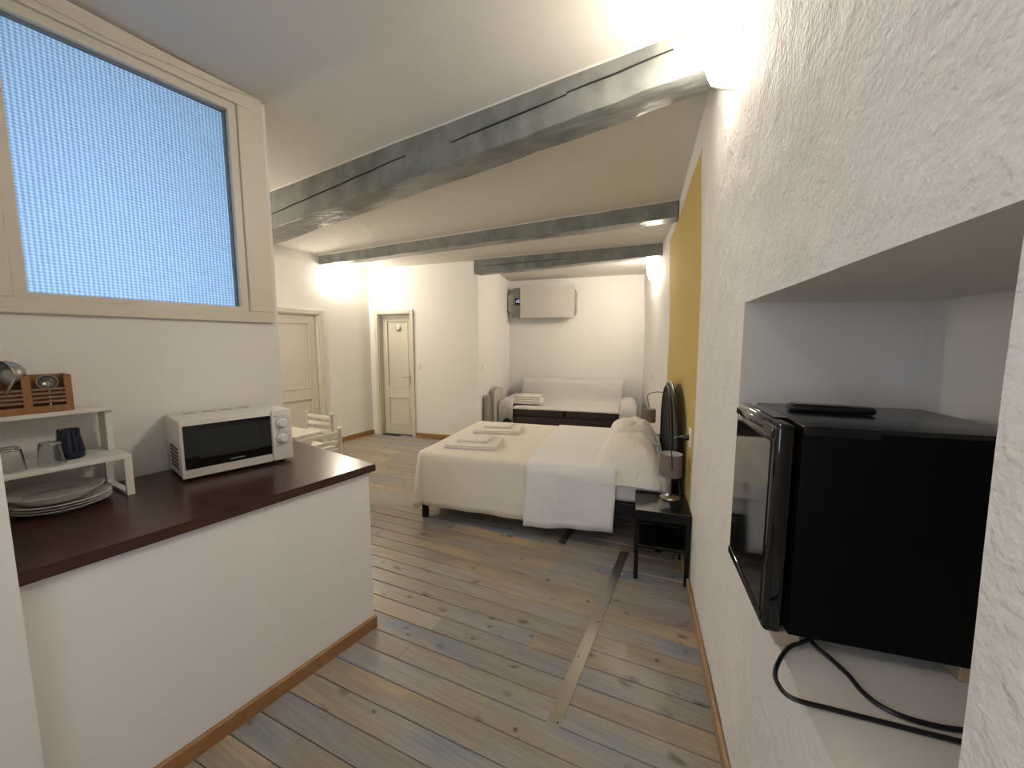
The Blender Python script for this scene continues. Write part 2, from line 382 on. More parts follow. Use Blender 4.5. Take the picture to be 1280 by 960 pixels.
# partition with patterned glass window (slightly skewed), local frame: origin at its far end, local y backwards along wall
PA = math.atan(-0.045); PO = Vector((-2.340, 1.43, 0))
GY0, GY1, GZ0, GZ1 = -0.975, -0.165, 1.655, 2.735           # opening for the frame
b = MB(); T = 0.14
for y0, y1, z0, z1 in ((-1.25, 0, 0, GZ0), (-1.25, GY0, GZ0, 3), (GY1, 0, GZ0, 3), (GY0, GY1, GZ1, 3)): b.box((-T/2, (y0+y1)/2, (z0+z1)/2), (T, y1-y0, z1-z0))
struct('wall_partition', b, M['wall'], 'white partition wall with the patterned glass window', loc=PO, rz=PA)
wr_ = bpy.data.objects.new('window_1', None); C.objects.link(wr_); wr_.location = PO; wr_.rotation_euler[2] = PA
tag(wr_, 'blue patterned glass window in a cream wooden frame', kind='structure')
def wbar(y0, y1, z0, z1, x0, x1, bev=0.004):
    q = MB(); q.box(((x0+x1)/2, (y0+y1)/2, (z0+z1)/2), (x1-x0, y1-y0, z1-z0), bev); return q
GO = dict(y0=-1.115, y1=-0.028, z0=1.612, z1=2.835)
wbar(GO['y0'], GO['y1'], GO['z0'], 1.672, -0.005, 0.022).build('frame_rail', M['winframe'], wr_)
wbar(GO['y0'], GO['y1'], 2.755, GO['z1'], -0.005, 0.022).build('frame_rail', M['winframe'], wr_)
wbar(-0.155, GO['y1'], 1.672, 2.755, -0.005, 0.022).build('frame_stile', M['winframe'], wr_)
wbar(GO['y0'], -0.985, 1.672, 2.755, -0.005, 0.022).build('frame_stile', M['winframe'], wr_)
wbar(-0.955, -0.185, 1.664, 1.695, -0.05, 0.008).build('glazing_bead', M['winframe'], wr_)
wbar(-0.955, -0.185, 2.715, 2.755, -0.05, 0.008).build('glazing_bead', M['winframe'], wr_)
wbar(-0.195, -0.155, 1.664, 2.755, -0.05, 0.008).build('glazing_bead', M['winframe'], wr_)
wbar(-0.985, -0.945, 1.664, 2.755, -0.05, 0.008).build('glazing_bead', M['winframe'], wr_)
wbar(-0.945, -0.195, 2.707, 2.716, -0.046, -0.02, 0).build('putty_line', M['putty'], wr_)
wbar(-0.203, -0.195, 1.695, 2.715, -0.046, -0.02, 0).build('putty_line', M['putty'], wr_)
q = MB(); q.box((-0.048, -0.57, 2.205), (0.006, 0.78, 1.05)); q.build('pane', M['pane'], wr_)
# washroom shell behind the glass and dining-side wall
b = MB()
b.box((-3.80, 1.36, 1.5), (2.60, 0.14, 3.0)); struct('wall_dining', b, M['wall'], 'white wall closing the dining corner')
b = MB(); b.box((-4.3, 0.7, 1.5), (0.1, 1.3, 3.0)); struct('wall_washroom', b, M['wall'], 'white washroom wall behind the patterned glass')
# near-left wall block beside the worktop
b = MB(); b.box((-2.95, -0.68, 1.5), (2.66, 1.86, 3.0)); struct('wall_near_left', b, M['wall'], 'white wall edge beside the worktop')
# kitchen wall behind the camera with its window
b = MB()
for x0, x1, z0, z1 in ((-1.62, -1.25, 0, 3), (-0.25, 0.9, 0, 3), (-1.25, -0.25, 0, 1.0), (-1.25, -0.25, 2.3, 3)): b.box(((x0+x1)/2, -1.68, (z0+z1)/2), (x1-x0, 0.16, z1-z0))
struct('wall_kitchen', b, M['wall'], 'kitchen wall with a daylight window')
wk = bpy.data.objects.new('window_2', None); C.objects.link(wk); tag(wk, 'white casement window in the kitchen wall', kind='structure')
for x0, x1, z0, z1 in ((-1.25, -1.2, 1.0, 2.3), (-0.3, -0.25, 1.0, 2.3), (-1.2, -0.3, 1.0, 1.05), (-1.2, -0.3, 2.25, 2.3), (-0.77, -0.73, 1.05, 2.25)):
    q = MB(); q.box(((x0+x1)/2, -1.66, (z0+z1)/2), (x1-x0, 0.05, z1-z0), 0.004); q.build('frame_bar', M['winframe'], wk)

# half wall under worktop, local frame: origin at far front corner
CA = math.atan(-0.088); CO = Vector((-1.552, 1.365, 0))
b = MB(); b.prism([(0, 0), (-0.80, 0.07), (-0.72, -1.16), (0, -1.16)], 0, 0.846)
struct('wall_half', b, M['wall'], 'white half wall under the dark worktop', loc=CO, rz=CA)

# skirting boards
def skirt(name, line, h, label, th=0.014, m='skirt'):
    b = MB(); P = [Vector((*p, 0)) for p in line]; A = []
    for i, p in enumerate(P):
        d = (P[min(i+1, len(P)-1)]-P[max(i-1, 0)]).normalized(); n = Vector((-d.y, d.x, 0))
        A.append(b.verts([p, p+n*th, p+n*th+Vector((0, 0, h-0.006)), p+n*(th-0.006)+Vector((0, 0, h)), p+Vector((0, 0, h))]))
    for u, v in zip(A, A[1:]):
        for k in range(5): b.face((u[k], u[(k+1) % 5], v[(k+1) % 5], v[k]))
    b.face(A[0]); b.face(A[-1][::-1]); return struct(name, b, M[m], label)
skirt('baseboard_right', [(rw_base(y)-0.004, y) for y in [-1.55+0.25*i for i in range(34)]], 0.062, 'thin oak skirting along the rough right wall', m='paleskirt')
ce = CO+Matrix.Rotation(CA, 3, 'Z') @ Vector((0, -1.13, 0)); cs = CO+Matrix.Rotation(CA, 3, 'Z') @ Vector((0, 0.008, 0))
skirt('baseboard_half_wall', [(cs.x, cs.y), (ce.x, ce.y)], 0.066, 'orange oak skirting along the half wall')
skirt('baseboard_left', [(-5.0, 4.54), (-5.0, 3.71)], 0.075, 'oak skirting between the two doors')
def dwp(s): return (DW0.x+DD.x*s, DW0.y+DD.y*s)
skirt('baseboard_door_wall', [dwp(DL), dwp(0.80)], 0.075, 'oak skirting right of the narrow door')

# ------------------------------------------------------------------ ceiling beams
def beam(name, p0, p1, h0, h1, d0, d1, label, seed, group='grey ceiling beams', crack=True):
    """p0,p1: front lower-left line in plan (x,y); height & depth at both ends"""
    p0, p1 = Vector((*p0, 0)), Vector((*p1, 0)); d = p1-p0; L_ = d.length; d.normalize(); n = Vector((-d.y, d.x, 0))
    if n.y < 0: n = -n
    t_ = thing(name, label, 'beam', p0, 0, group); N = 40; b = MB(); rings = []; front = []
    for i in range(N+1):
        t = i/N; p = p0+d*(L_*t); h = h0+(h1-h0)*t; w = d0+(d1-d0)*t
        zc = ceil_z(p.x, p.y)+0.02
        j = lambda k, a=0.010: 0.5*a*noise.noise(Vector((t*L_*1.6, seed*3.7, k*9.1)))+a*0.3*noise.noise(Vector((t*L_*7, seed*1.7, k*5.3)))
        top, bot = zc, zc-0.02-h+j(1, 0.018)
        c = 0.005+j(4, 0.002)
        sec = [(j(2), top), (j(2)+j(5, .006), bot+h*0.5), (j(3), bot+c), (c+j(3), bot+j(6, .006)), (w-c+j(7), bot+j(8, .010)), (w+j(7), bot+c), (w, top)]
        rings.append(b.verts([(p+n*o)-p0+Vector((0, 0, z)) for o, z in sec])); front.append((p+n*(j(2)+0.5*j(5, .006)-0.001)-p0, top-0.02, bot))
    for u, v in zip(rings, rings[1:]):
        for k in range(6): b.face((u[k], u[k+1], v[k+1], v[k]))
        b.face((u[6], u[0], v[0], v[6]))
    b.face(rings[0]); b.face(rings[-1][::-1])
    b.build('timber', M['beam'], t_, smooth=True)
    q = MB(); q.tube([pp-n*0.002+Vector((0, 0, tz-0.002+0.004*noise.noise(Vector((k*1.3, seed, 4))))) for k, (pp, tz, bz) in enumerate(front)], 0.006, 6); q.build('plaster_edge', M['ceiling'], t_, True)
    if crack:
        for c0, c1, f0, f1 in crack:
            q = MB(); A = []
            ii = range(int(c0*N), int(c1*N)+1)
            for i in ii:
                f = f0+(f1-f0)*(i-ii[0])/(len(ii)-1)+0.02*noise.noise(Vector((i*0.7, seed, 0)))
                pp, tz, bz = front[i]; z = tz+(bz-tz)*f; th = 0.0026*math.sin(PI*(i-ii[0]+0.3)/(len(ii)-0.4))+0.001
                A.append(q.verts([pp-n*0.006+Vector((0, 0, z+th)), pp-n*0.006+Vector((0, 0, z-th)), pp+n*0.03+Vector((0, 0, z))]))
            for u, v in zip(A, A[1:]):
                for k in range(3): q.face((u[k], u[(k+1) % 3], v[(k+1) % 3], v[k]))
            q.build('crack', M['crack'], t_)
    return t_
beam('ceiling_beam', (0.0, 1.965), (-4.99, 2.19), 0.185, 0.37, 0.17, 0.28, 'largest hewn grey beam, nearest, ending at the bright lamp', 1, crack=[(0.06, 0.15, .33, .38), (0.17, 0.3, .42, .5), (0.38, 0.72, .42, .62)])
beam('ceiling_beam', (-0.40, 3.894), (-4.99, 3.675), 0.15, 0.125, 0.17, 0.15, 'middle grey beam running to the lamp above the wide door', 2, crack=[])
beam('ceiling_beam', (-0.66, 5.18), (-3.19, 4.83), 0.15, 0.205, 0.16, 0.17, 'short farthest grey beam in front of the sofa alcove', 3, crack=[(0.45, 0.97, .55, .5)])

# ------------------------------------------------------------------ doors
def panel_leaf(w, h, panels, th=0.04):
    """leaf in local x (0..w), front at y=0 facing -y; returns list of (name, MB)"""
    out = []; b = MB(); b.box((w/2, th/2+0.012, h/2), (w, th, h)); out.append(('leaf', b))
    x0, x1 = panels[0][0], panels[0][1]
    def bar(a0, a1, z0, z1): q = MB(); q.box(((a0+a1)/2, 0.006, (z0+z1)/2), (a1-a0, 0.014, z1-z0), 0.003); return q
    out += [('stile', bar(0, x0, 0, h)), ('stile', bar(x1, w, 0, h))]
    zs_ = [0]+[z for p in panels for z in p[2:]]+[h]
    for k in range(0, len(zs_), 2): out.append(('rail', bar(x0, x1, zs_[k], zs_[k+1])))
    for p in panels:
        q = MB(); f = 0.014
        for a in ((p[0], p[0]+f, p[2], p[3]), (p[1]-f, p[1], p[2], p[3]), (p[0], p[1], p[2], p[2]+f), (p[0], p[1], p[3]-f, p[3])):
            q.box(((a[0]+a[1])/2, 0.0, (a[2]+a[3])/2), (a[1]-a[0], 0.018, a[3]-a[2]), 0.004)
        out.append(('moulding', q))
    return out
def struct_empty(name, loc, rz, label):
    o = bpy.data.objects.new(name, None); C.objects.link(o); o.location = loc; o.rotation_euler[2] = rz
    return tag(o, label, kind='structure')
def casing(root, a, c, h, w, th=0.025, depth=0.1):
    for nm, x0, x1, z0, z1 in (('casing', a-w, a, 0, h+w), ('casing', c, c+w, 0, h+w), ('casing', a, c, h, h+w)):
        q = MB(); q.box(((x0+x1)/2, -th/2, (z0+z1)/2), (x1-x0, th, z1-z0), 0.005); q.build(nm, M['frame'], root)
    for x0, x1, z0, z1 in ((a, a+0.012, 0, h), (c-0.012, c, 0, h), (a, c, h-0.012, h)):
        q = MB(); q.box(((x0+x1)/2, depth/2-0.005, (z0+z1)/2), (x1-x0, depth, z1-z0)); q.build('jamb', M['frame'], root)
# door_2 narrow (local x along door wall, room side is -y)
d2 = struct_empty('door_2', (DW0.x, DW0.y, 0), DA, 'narrow cream door with two panels and a round plate')
casing(d2, D2a, D2b, D2z, 0.055, depth=0.13)
lw = D2b-D2a-0.028
for nm, q in panel_leaf(lw, D2z-0.02, [(0.085, lw-0.085, 0.17, 0.62), (0.085, lw-0.085, 0.76, 1.84)]):
    o = q.build(nm, M['frame'], d2); o.location = (D2a+0.014, 0.085, 0.005)
q = MB(); q.lathe([(0.0, 0), (0.042, 0), (0.045, 0.006), (0.034, 0.012), (0.0, 0.012)], (0, 0, 0), 20, False, Matrix.Rotation(PI/2, 3, 'X')); o = q.build('number_plate', M['steel'], d2, True); o.location = (D2a+0.31, 0.084, 1.725)
q = MB(); q.lathe([(0.0, 0), (0.026, 0), (0.026, 0.004), (0, 0.004)], (0, 0, 0), 20, False, Matrix.Rotation(PI/2, 3, 'X')); o = q.build('plate_centre', M['whiteplastic'], d2, True); o.location = (D2a+0.31, 0.072, 1.725)
q = MB(); q.box((0, -0.004, 0), (0.026, 0.008, 0.20), 0.003); q.tube(curve_pts([(0, 0, 0.03), (0, -0.05, 0.03), (-0.03, -0.055, 0.03), (-0.11, -0.05, 0.028)], 5), 0.008); o = q.build('handle', M['steel'], d2, True); o.location = (D2b-0.062, 0.082, 0.92)
# door_1 wide on the left wall: local x along -world y seen from room: rotate so room side -y -> +x world
d1 = struct_empty('door_1', (-5.0, 0, 0), PI/2, 'wide cream door with two panels beside the table')
casing(d1, LD0, LD1, LDZ, 0.06, depth=0.1)
lw = LD1-LD0-0.028
for nm, q in panel_leaf(lw, LDZ-0.02, [(0.11, lw-0.11, 0.15, 0.72), (0.11, lw-0.11, 0.86, 1.76)]):
    o = q.build(nm, M['frame'], d1); o.location = (LD0+0.014, 0.055, 0.005)
q = MB(); q.box((0, -0.004, 0), (0.026, 0.008, 0.20), 0.003); q.tube(curve_pts([(0, 0, 0.03), (0, -0.05, 0.03), (0.03, -0.055, 0.03), (0.11, -0.05, 0.028)], 5), 0.008); o = q.build('handle', M['steel'], d1, True); o.location = (LD0+0.07, 0.052, 0.95)
for zz in (0.35, 1.62):
    q = MB(); q.lathe([(0.0, -0.04), (0.008, -0.04), (0.008, 0.04), (0, 0.04)], (0, 0, 0), 10, False); o = q.build('hinge', M['frame'], d1, True); o.location = (LD1-0.012, 0.045, zz)

# ------------------------------------------------------------------ wall lamps
def sconce(loc, rz, label, scale=1.0, power=SCONCE_W):
    """local +x points out of the wall, z up"""
    t_ = thing('wall_lamp', label, 'lamp', loc, rz, 'curved glass wall lamps')
    q = MB(); q.box((0.008, 0, 0), (0.016, 0.11, 0.20), 0.006); q.box((0.03, 0, 0.0), (0.03, 0.03, 0.05), 0.004); q.build('back_plate', M['whiteplastic'], t_, True)
    q = MB(); P = []
    for i in range(15):
        s = -1+2*i/14; row = []
        for j in range(13):
            tt = -1+2*j/12
            wdt = 0.115*(1-0.25*max(0, s)**2)*(1.0 if s > -0.5 else 1-0.75*((-0.5-s)/0.5)**1.5)
            yy = wdt*tt; xx = 0.125-0.085*tt*tt*(1-0.2*s)-0.03*s*s+0.012*s
            row.append((xx, yy, 0.17*s+0.02*tt))
        P.append(row)
    V = q.grid(P)
    bmesh.ops.recalc_face_normals(q.bm, faces=q.bm.faces[:]); q.bm.normal_update()
    if sum(f.normal.x for f in q.bm.faces) < 0: bmesh.ops.reverse_faces(q.bm, faces=q.bm.faces[:])
    o = q.build('shade', shade_material(power), t_, 'all', fixn=False); o.data.materials.append(M['shadein'])
    md = o.modifiers.new('thickness', 'SOLIDIFY'); md.thickness = 0.006; md.offset = 0; md.material_offset = 1; md.material_offset_rim = 1
    for sy in (-1, 1): q = MB(); q.tube(curve_pts([(0.016, sy*0.09, -0.13), (0.035, sy*0.105, -0.02), (0.035, sy*0.10, 0.10)], 5), 0.004); q.build('side_rod', M['chrome'], t_, True)
    q = MB(); q.lathe([(0.0, -0.055), (0.012, -0.05), (0.013, -0.02), (0.022, 0.01), (0.026, 0.035), (0.018, 0.055), (0, 0.062)], (0.062, 0, 0), 16, False)
    ob = q.build('bulb', mat('lit_bulb', (1, 0.95, 0.85), 0.3, emit=(WARM, 2*power)), t_, True)
    return t_
p = RW(1.76, 2.63); sconce((p.x-0.001, p.y, 2.63), PI+WA, 'brightest curved glass wall lamp, at the right wall end of the nearest beam', power=SCONCE_W*0.30)
sconce((-4.999, 3.95, 2.46), 0, 'lit wall lamp above the wide door under the middle beam', power=SCONCE_W*0.42)
p = RW(5.62, 2.5); sconce((p.x-0.001, p.y, 2.5), PI+math.radians(14), 'small far wall lamp beside the sofa alcove', power=SCONCE_W*0.62)
sconce((-4.35, 1.4305, 2.05), PI/2, 'added wall lamp hidden behind the partition, evening out the far light', power=SCONCE_W*0.6)  # unseen lamp added to light the far and left side evenly
t_ = thing('added_ceiling_lamp', 'round ceiling lamp added behind the viewer as warm fill', 'lamp', (-0.72, -0.55, 2.80))  # out-of-view lamp, added to brighten the near area with warm fill
q = MB(); q.lathe([(0, 0.13), (0.075, 0.13), (0.075, 0.10), (0, 0.10)], (0, 0, 0), 24, False); q.build('ceiling_plate', M['whiteplastic'], t_, True)
q = MB(); q.lathe([(0.0, -0.02), (0.07, -0.012), (0.125, 0.02), (0.145, 0.06), (0.135, 0.10), (0, 0.10)], (0, 0, 0), 32, False); q.build('globe', shade_material(SCONCE_W*0.13), t_, True)

# ------------------------------------------------------------------ floor strips
def floor_strip(name, x0, y0, x1, y1, w, label, screws):
    d = Vector((x1-x0, y1-y0, 0)); L_ = d.length; rz = math.atan2(d.y, d.x)
    t_ = thing(name, label, 'metal strip', (x0, y0, 0), rz, 'metal strips on the floor')
    q = MB(); q.box((L_/2, 0, 0.0015), (L_, w, 0.003), 0.0008, seg=1); q.build('strip', M['strip'], t_)
    for s, o in screws:
        q = MB(); q.lathe([(0, 0.003), (0.0045, 0.003), (0.0035, 0.0042), (0, 0.0042)], (s*L_, o, 0), 10, False); q.build('screw', M['screw'], t_)
floor_strip('floor_strip', -0.512, 1.305, -0.541, 2.745, 0.056, 'long dull metal strip screwed to the bare plank floor', [(0.012, -0.014), (0.26, 0.012), (0.45, -0.014), (0.68, 0.012), (0.97, 0)])
floor_strip('floor_strip', -0.985, 2.63, -1.02, 4.0, 0.056, 'metal strip running under the bed', [(0.01, 0.01), (0.3, -0.01)])

# ------------------------------------------------------------------ worktop and things on it
b = MB(); b.prism([(0.022, 0.028), (-0.80, 0.06), (-0.70, -1.12), (0.022, -1.12)], 0.848, 0.884)
es = [e for e in b.bm.edges if abs(e.verts[0].co.z-e.verts[1].co.z) < 1e-4 and e.verts[0].co.z > 0.87]
bmesh.ops.bevel(b.bm, geom=es, offset=0.004, segments=2, affect='EDGES')
o = b.build('worktop', M['counter'], smooth=True, loc=CO, rz=CA); tag(o, 'dark brown wooden worktop lying on the white half wall', 'worktop')
WT = 0.8845

# microwave: local x = width (to the right seen from front), front faces -y
MA = math.atan2(1.242-0.794, -1.966+2.059)
t_ = thing('microwave', 'white microwave oven with black glass door and two round dials', 'microwave', (-2.059, 0.794, WT), MA)
W_, D_, H0, H1 = 0.457, 0.30, 0.014, 0.272
b = MB(); b.box((W_/2, D_/2+0.012, (H0+H1)/2), (W_-0.004, D_-0.022, H1-H0), 0.006); b.build('body', M['white'], t_, True)
for x in (0.04, W_-0.04):
    for y in (0.05, D_-0.05): q = MB(); q.lathe([(0, 0), (0.014, 0), (0.012, 0.018), (0, 0.018)], (x, y, 0), 12, False); q.build('foot', M['black'], t_, True)
DWD = 0.362
b = MB(); b.box((DWD/2, 0.012, (H0+H1)/2), (DWD-0.002, 0.026, H1-H0), 0.004); dr = b.build('door', M['white'], t_, True)
q = MB(); q.box((DWD/2+0.004, -0.0015, 0.152), (DWD-0.016, 0.004, 0.196), 0.0015); q.build('door_glass', M['blackgloss'], dr)
q = MB(); q.box((DWD/2, -0.004, 0.160), (0.235, 0.002, 0.130), 0.0008); q.build('viewing_window', M['doorwindow'], dr)
b = MB(); b.box((DWD+(W_-DWD)/2+0.0005, 0.012, (H0+H1)/2), (W_-DWD-0.002, 0.026, H1-H0), 0.004); cp = b.build('control_panel', M['white'], t_, True)
for zc in (0.205, 0.125):
    RX = Matrix.Rotation(PI/2, 3, 'X'); q = MB(); q.lathe([(0, 0), (0.027, 0), (0.027, 0.004), (0.021, 0.007), (0.019, 0.026), (0.016, 0.029), (0, 0.029)], (DWD+0.047, -0.001, zc), 28, False, RX); k_ = q.build('dial', M['whiteplastic'], cp, True)
    q = MB(); q.lathe([(0.0295, 0), (0.0295, 0.003), (0.0265, 0.003), (0.0265, 0)], (DWD+0.047, -0.001, zc), 28, False, RX); q.build('dial_ring', M['steel'], cp, True)
q = MB()
for zc in (0.205, 0.125):
    for k in range(7):
        a = math.radians(20+23*k); q.box((DWD+0.047+0.036*math.cos(a), -0.0013, zc+0.036*math.sin(a)), (0.005, 0.001, 0.003))
q.box((DWD+0.02, -0.0013, 0.243), (0.018, 0.001, 0.004)); q.box((DWD+0.02, -0.0013, 0.086), (0.016, 0.001, 0.004)); o = q.build('dial_print', M['mark'], cp); o['kind'] = 'stuff'
q = MB()
for k in range(9): q.box((0.182+0.0065*k, -0.0042, 0.069+0.0012*(k % 2)), (0.0045, 0.001, 0.0075 if k in (0, 3, 6) else 0.0055))
q.build('brand_print', M['mark'], dr)
q = MB()
for r_ in range(6):
    for c in range(6): q.box((0.001, 0.070+0.026*c, 0.052+0.0175*r_), (0.004, 0.010, 0.009))
o = q.build('side_vents', M['black'], t_)
for k in range(4):
    q = MB(); q.box((0.085+0.075*k, D_-0.07, H1+0.0003), (0.05, 0.02, 0.0014)); q.build('top_vent', M['mark'], t_)

# two shelf risers
def riser(loc, L_, D_, h, label, panel):
    """local y runs to the right along the wall (0..-L), x = depth towards room"""
    t_ = thing('shelf_riser', label, 'shelf riser', loc, PA, 'white shelf risers on the worktop')
    q = MB(); q.box((D_/2, -L_/2, h-0.008), (D_, L_, 0.016), 0.002); q.build('shelf', M['whiteplastic'], t_)
    for yy in (-0.012, -L_+0.012):
        if panel:
            q = MB(); q.box((D_/2-0.002, yy, (h-0.016)/2), (D_-0.03, 0.022, h-0.016), 0.002); q.build('end_panel', M['whiteplastic'], t_)
        else:
            for xx in (0.012, D_-0.012):
                q = MB(); q.box((xx, yy, (h-0.016)/2), (0.020, 0.024, h-0.016), 0.001); q.build('leg', M['whiteplastic'], t_)
            q = MB(); q.box((D_/2, yy, 0.006), (D_-0.046, 0.024, 0.012), 0.001); q.build('foot_bar', M['whiteplastic'], t_)
    return t_
riser((-2.345, 0.655, WT), 0.375, 0.262, 0.168, 'lower white shelf riser standing over the stack of plates', False)
SH1 = WT+0.168
riser((-2.352, 0.650, SH1), 0.375, 0.125, 0.182, 'upper white shelf riser carrying the bamboo cutlery box', True)
SH2 = SH1+0.182

# plates
pr = [(0, 0.004), (0.065, 0.004), (0.07, 0), (0.078, 0), (0.082, 0.006), (0.128, 0.018), (0.132, 0.0205), (0.128, 0.022), (0.080, 0.0095), (0.072, 0.0075), (0, 0.0075)]
for k, lab in enumerate(('lowest white dinner plate of the stack under the shelf', 'second white dinner plate from the bottom of the stack', 'third white dinner plate, under the deep dish')):
    q = MB(); q.lathe(pr, (0, 0, 0), 40, False); o = q.build('dinner_plate', M['china'], smooth=True, loc=(-2.165+0.002*k, 0.462, WT+0.0105*k)); tag(o, lab, 'plate', 'plates stacked under the riser')
q = MB(); q.lathe([(0, 0.003), (0.085, 0.003), (0.088, 0), (0.094, 0.002), (0.112, 0.022), (0.124, 0.030), (0.126, 0.033), (0.122, 0.034), (0.110, 0.027), (0.090, 0.010), (0, 0.008)], (0, 0, 0), 40, False)
o = q.build('deep_dish', M['china'], smooth=True, loc=(-2.172, 0.452, WT+0.0385)); tag(o, 'deep white dish on top of the plate stack', 'plate', 'plates stacked under the riser')

# upturned tumblers and blue cup
def tumbler(x, y, label):
    q = MB(); q.lathe([(0, 0.084), (0.026, 0.084), (0.029, 0.080), (0.036, 0.002), (0.036, 0), (0.033, 0), (0.0265, 0.072), (0, 0.074)], (0, 0, 0), 28, False)
    tag(q.build('tumbler', M['glass'], smooth=True, loc=(x, y, SH1+0.0005)), label, 'glass', 'upturned tumblers')
tumbler(-2.155, 0.445, 'upturned clear tumbler in front of the dark blue cup')
tumbler(-2.165, 0.352, 'upturned clear tumbler nearest the wall edge, left of the other')
q = MB(); q.lathe([(0, 0.0), (0.036, 0), (0.040, 0.006), (0.041, 0.03), (0.036, 0.065), (0.0315, 0.09), (0.032, 0.112), (0.0305, 0.114), (0.029, 0.112), (0.029, 0.09), (0.033, 0.06), (0.036, 0.02), (0, 0.012)], (0, 0, 0), 32, False)
o = q.build('ceramic_cup', M['cobalt'], smooth=True, loc=(-2.215, 0.508, SH1+0.0005)); tag(o, 'glossy dark blue ceramic cup standing on the lower shelf', 'cup')

# bamboo cutlery box, two compartments; local front faces +x, local y to the right
t_ = thing('cutlery_box', 'bamboo slatted cutlery box on the upper shelf', 'cutlery box', (-2.345, 0.545, SH2), PA)
BW, BD, BH = 0.23, 0.095, 0.142
def part(nm, c, d, m='bamboo', bev=0.0015, par=None): q = MB(); q.box(c, d, bev, seg=1); return q.build(nm, M[m], par or t_)
part('base', (BD/2, -BW/2, 0.005), (BD, BW, 0.01)); part('back', (0.004, -BW/2, BH/2), (0.008, BW, BH))
for yy in (-0.004, -BW+0.004): part('side', (BD/2, yy, BH/2), (BD, 0.008, BH))
part('divider', (BD/2, -BW/2, BH/2), (BD-0.01, 0.008, BH-0.006))
for yy, wd in ((-0.010, 0.02), (-BW/2, 0.022), (-BW+0.010, 0.02)): part('front_post', (BD, yy, BH*0.5), (0.008, wd, BH*(1.0)))
part('front_rail', (BD, -BW/2, 0.013), (0.0085, BW, 0.026))
for k in range(4):
    for yy in (-0.0618, -BW+0.0618): part('slat', (BD, yy, 0.042+0.0155*k), (0.006, 0.087, 0.0095), 'slat', 0.001)
def ladle(name, loc, label, cat, R0, tilt, m, handle):
    t2 = thing(name, label, cat, loc, 0); t2.rotation_euler = tilt
    q = MB(); q.lathe([(R0*math.sin(a), -R0*math.cos(a)) for a in [PI/2*k/7 for k in range(8)]]+[((R0-0.002)*math.sin(a), -(R0-0.002)*math.cos(a)) for a in [PI/2*k/7 for k in range(7, -1, -1)]], (0, 0, 0), 24, False); q.build('bowl', M[m], t2, True)
    q = MB(); q.tube(handle, 0.0045, 8); q.build('handle', M[m], t2, True)
ladle('soup_ladle', (-2.285, 0.388, SH2+0.152), 'dark metal ladle sticking up from the left of the cutlery box', 'ladle', 0.048, (math.radians(100), 0.35, 0.3), 'steel', [(0.044, 0, 0), (0.055, -0.03, 0.02), (0.045, -0.075, 0.03)])
ladle('serving_spoon', (-2.288, 0.487, SH2+0.113), 'steel spoon bowl in the right half of the cutlery box', 'spoon', 0.028, (math.radians(80), 0.0, 1.3), 'steel', [(0.0, 0.0, -0.027), (0.0, -0.04, -0.025), (0.0, -0.09, -0.02)])

# thin cable along the top of the window frame
pts = [PO+Matrix.Rotation(PA, 3, 'Z') @ Vector((0.026, yy, zz)) for yy, zz in ((-1.10, 2.775), (-0.8, 2.785), (-0.62, 2.772), (-0.45, 2.79), (-0.25, 2.80), (-0.1, 2.825), (-0.02, 2.828))]
q = MB(); q.tube(curve_pts(pts, 6), 0.0035, 6); tag(q.build('loose_cable', M['winframe'], smooth=True), 'thin white cable along the top of the window frame', 'cable')

# ------------------------------------------------------------------ fridge in the niche; local x into wall, y away from camera
t_ = thing('mini_fridge', 'black mini fridge standing in the wall niche, glossy door towards the room', 'fridge', (0.1185, 1.058, NZ0+0.001), WA)
FW, FD, FB, FH = 0.365, 0.455, 0.036, 0.545
b = MB(); b.box((FD/2+0.028, FW/2, (FB+FH)/2-0.004), (FD-0.055, FW-0.008, FH-FB-0.012), 0.004); b.build('cabinet', M['fridgeside'], t_, True)
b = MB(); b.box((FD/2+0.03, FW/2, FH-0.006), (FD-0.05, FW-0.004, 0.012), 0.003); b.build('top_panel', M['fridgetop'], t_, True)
b = MB(); b.box((0.125, 0.001, FH-0.011), (0.14, 0.006, 0.022), 0.002); b.build('hinge_cover', M['blackgloss'], t_, True)
b = MB(); b.box((0.0225, FW/2, (FB+FH)/2), (0.041, FW, FH-FB), 0.013, seg=4); dr = b.build('door', M['blackgloss'], t_, True)
b = MB(); b.box((0.0015, FW/2, (FB+FH)/2), (0.004, FW-0.05, FH-FB-0.09), 0.0015); b.build('door_panel', M['blackgloss'], dr)
for zz in (FB+0.03, FH-0.024): b = MB(); b.box((0.003, FW/2, zz), (0.012, FW-0.03, 0.024), 0.004); b.build('door_trim', M['blackgloss'], dr, True)
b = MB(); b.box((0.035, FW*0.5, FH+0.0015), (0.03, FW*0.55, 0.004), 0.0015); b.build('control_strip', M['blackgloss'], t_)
for x in (0.06, FD-0.05):
    for y in (0.035, FW-0.035): b = MB(); b.box((x, y, FB/2), (0.05, 0.045, FB), 0.003); b.build('foot', M['tan'], t_)
FT = NZ0+0.001+FH
# remote on the fridge
rp_ = Vector((0.1185, 1.058, FT-0.002))+WU*0.185+WV*0.215
t_ = thing('remote_control', 'black remote control lying on top of the fridge', 'remote control', rp_, WA+math.radians(-5))
q = MB(); q.box((0, 0, 0.0125), (0.185, 0.048, 0.019), 0.008, seg=3); q.build('body', M['black'], t_, True)
q = MB(); q.box((-0.02, 0, 0.0225), (0.12, 0.034, 0.003), 0.001)
q.build('key_pad', M['blackgloss'], t_)
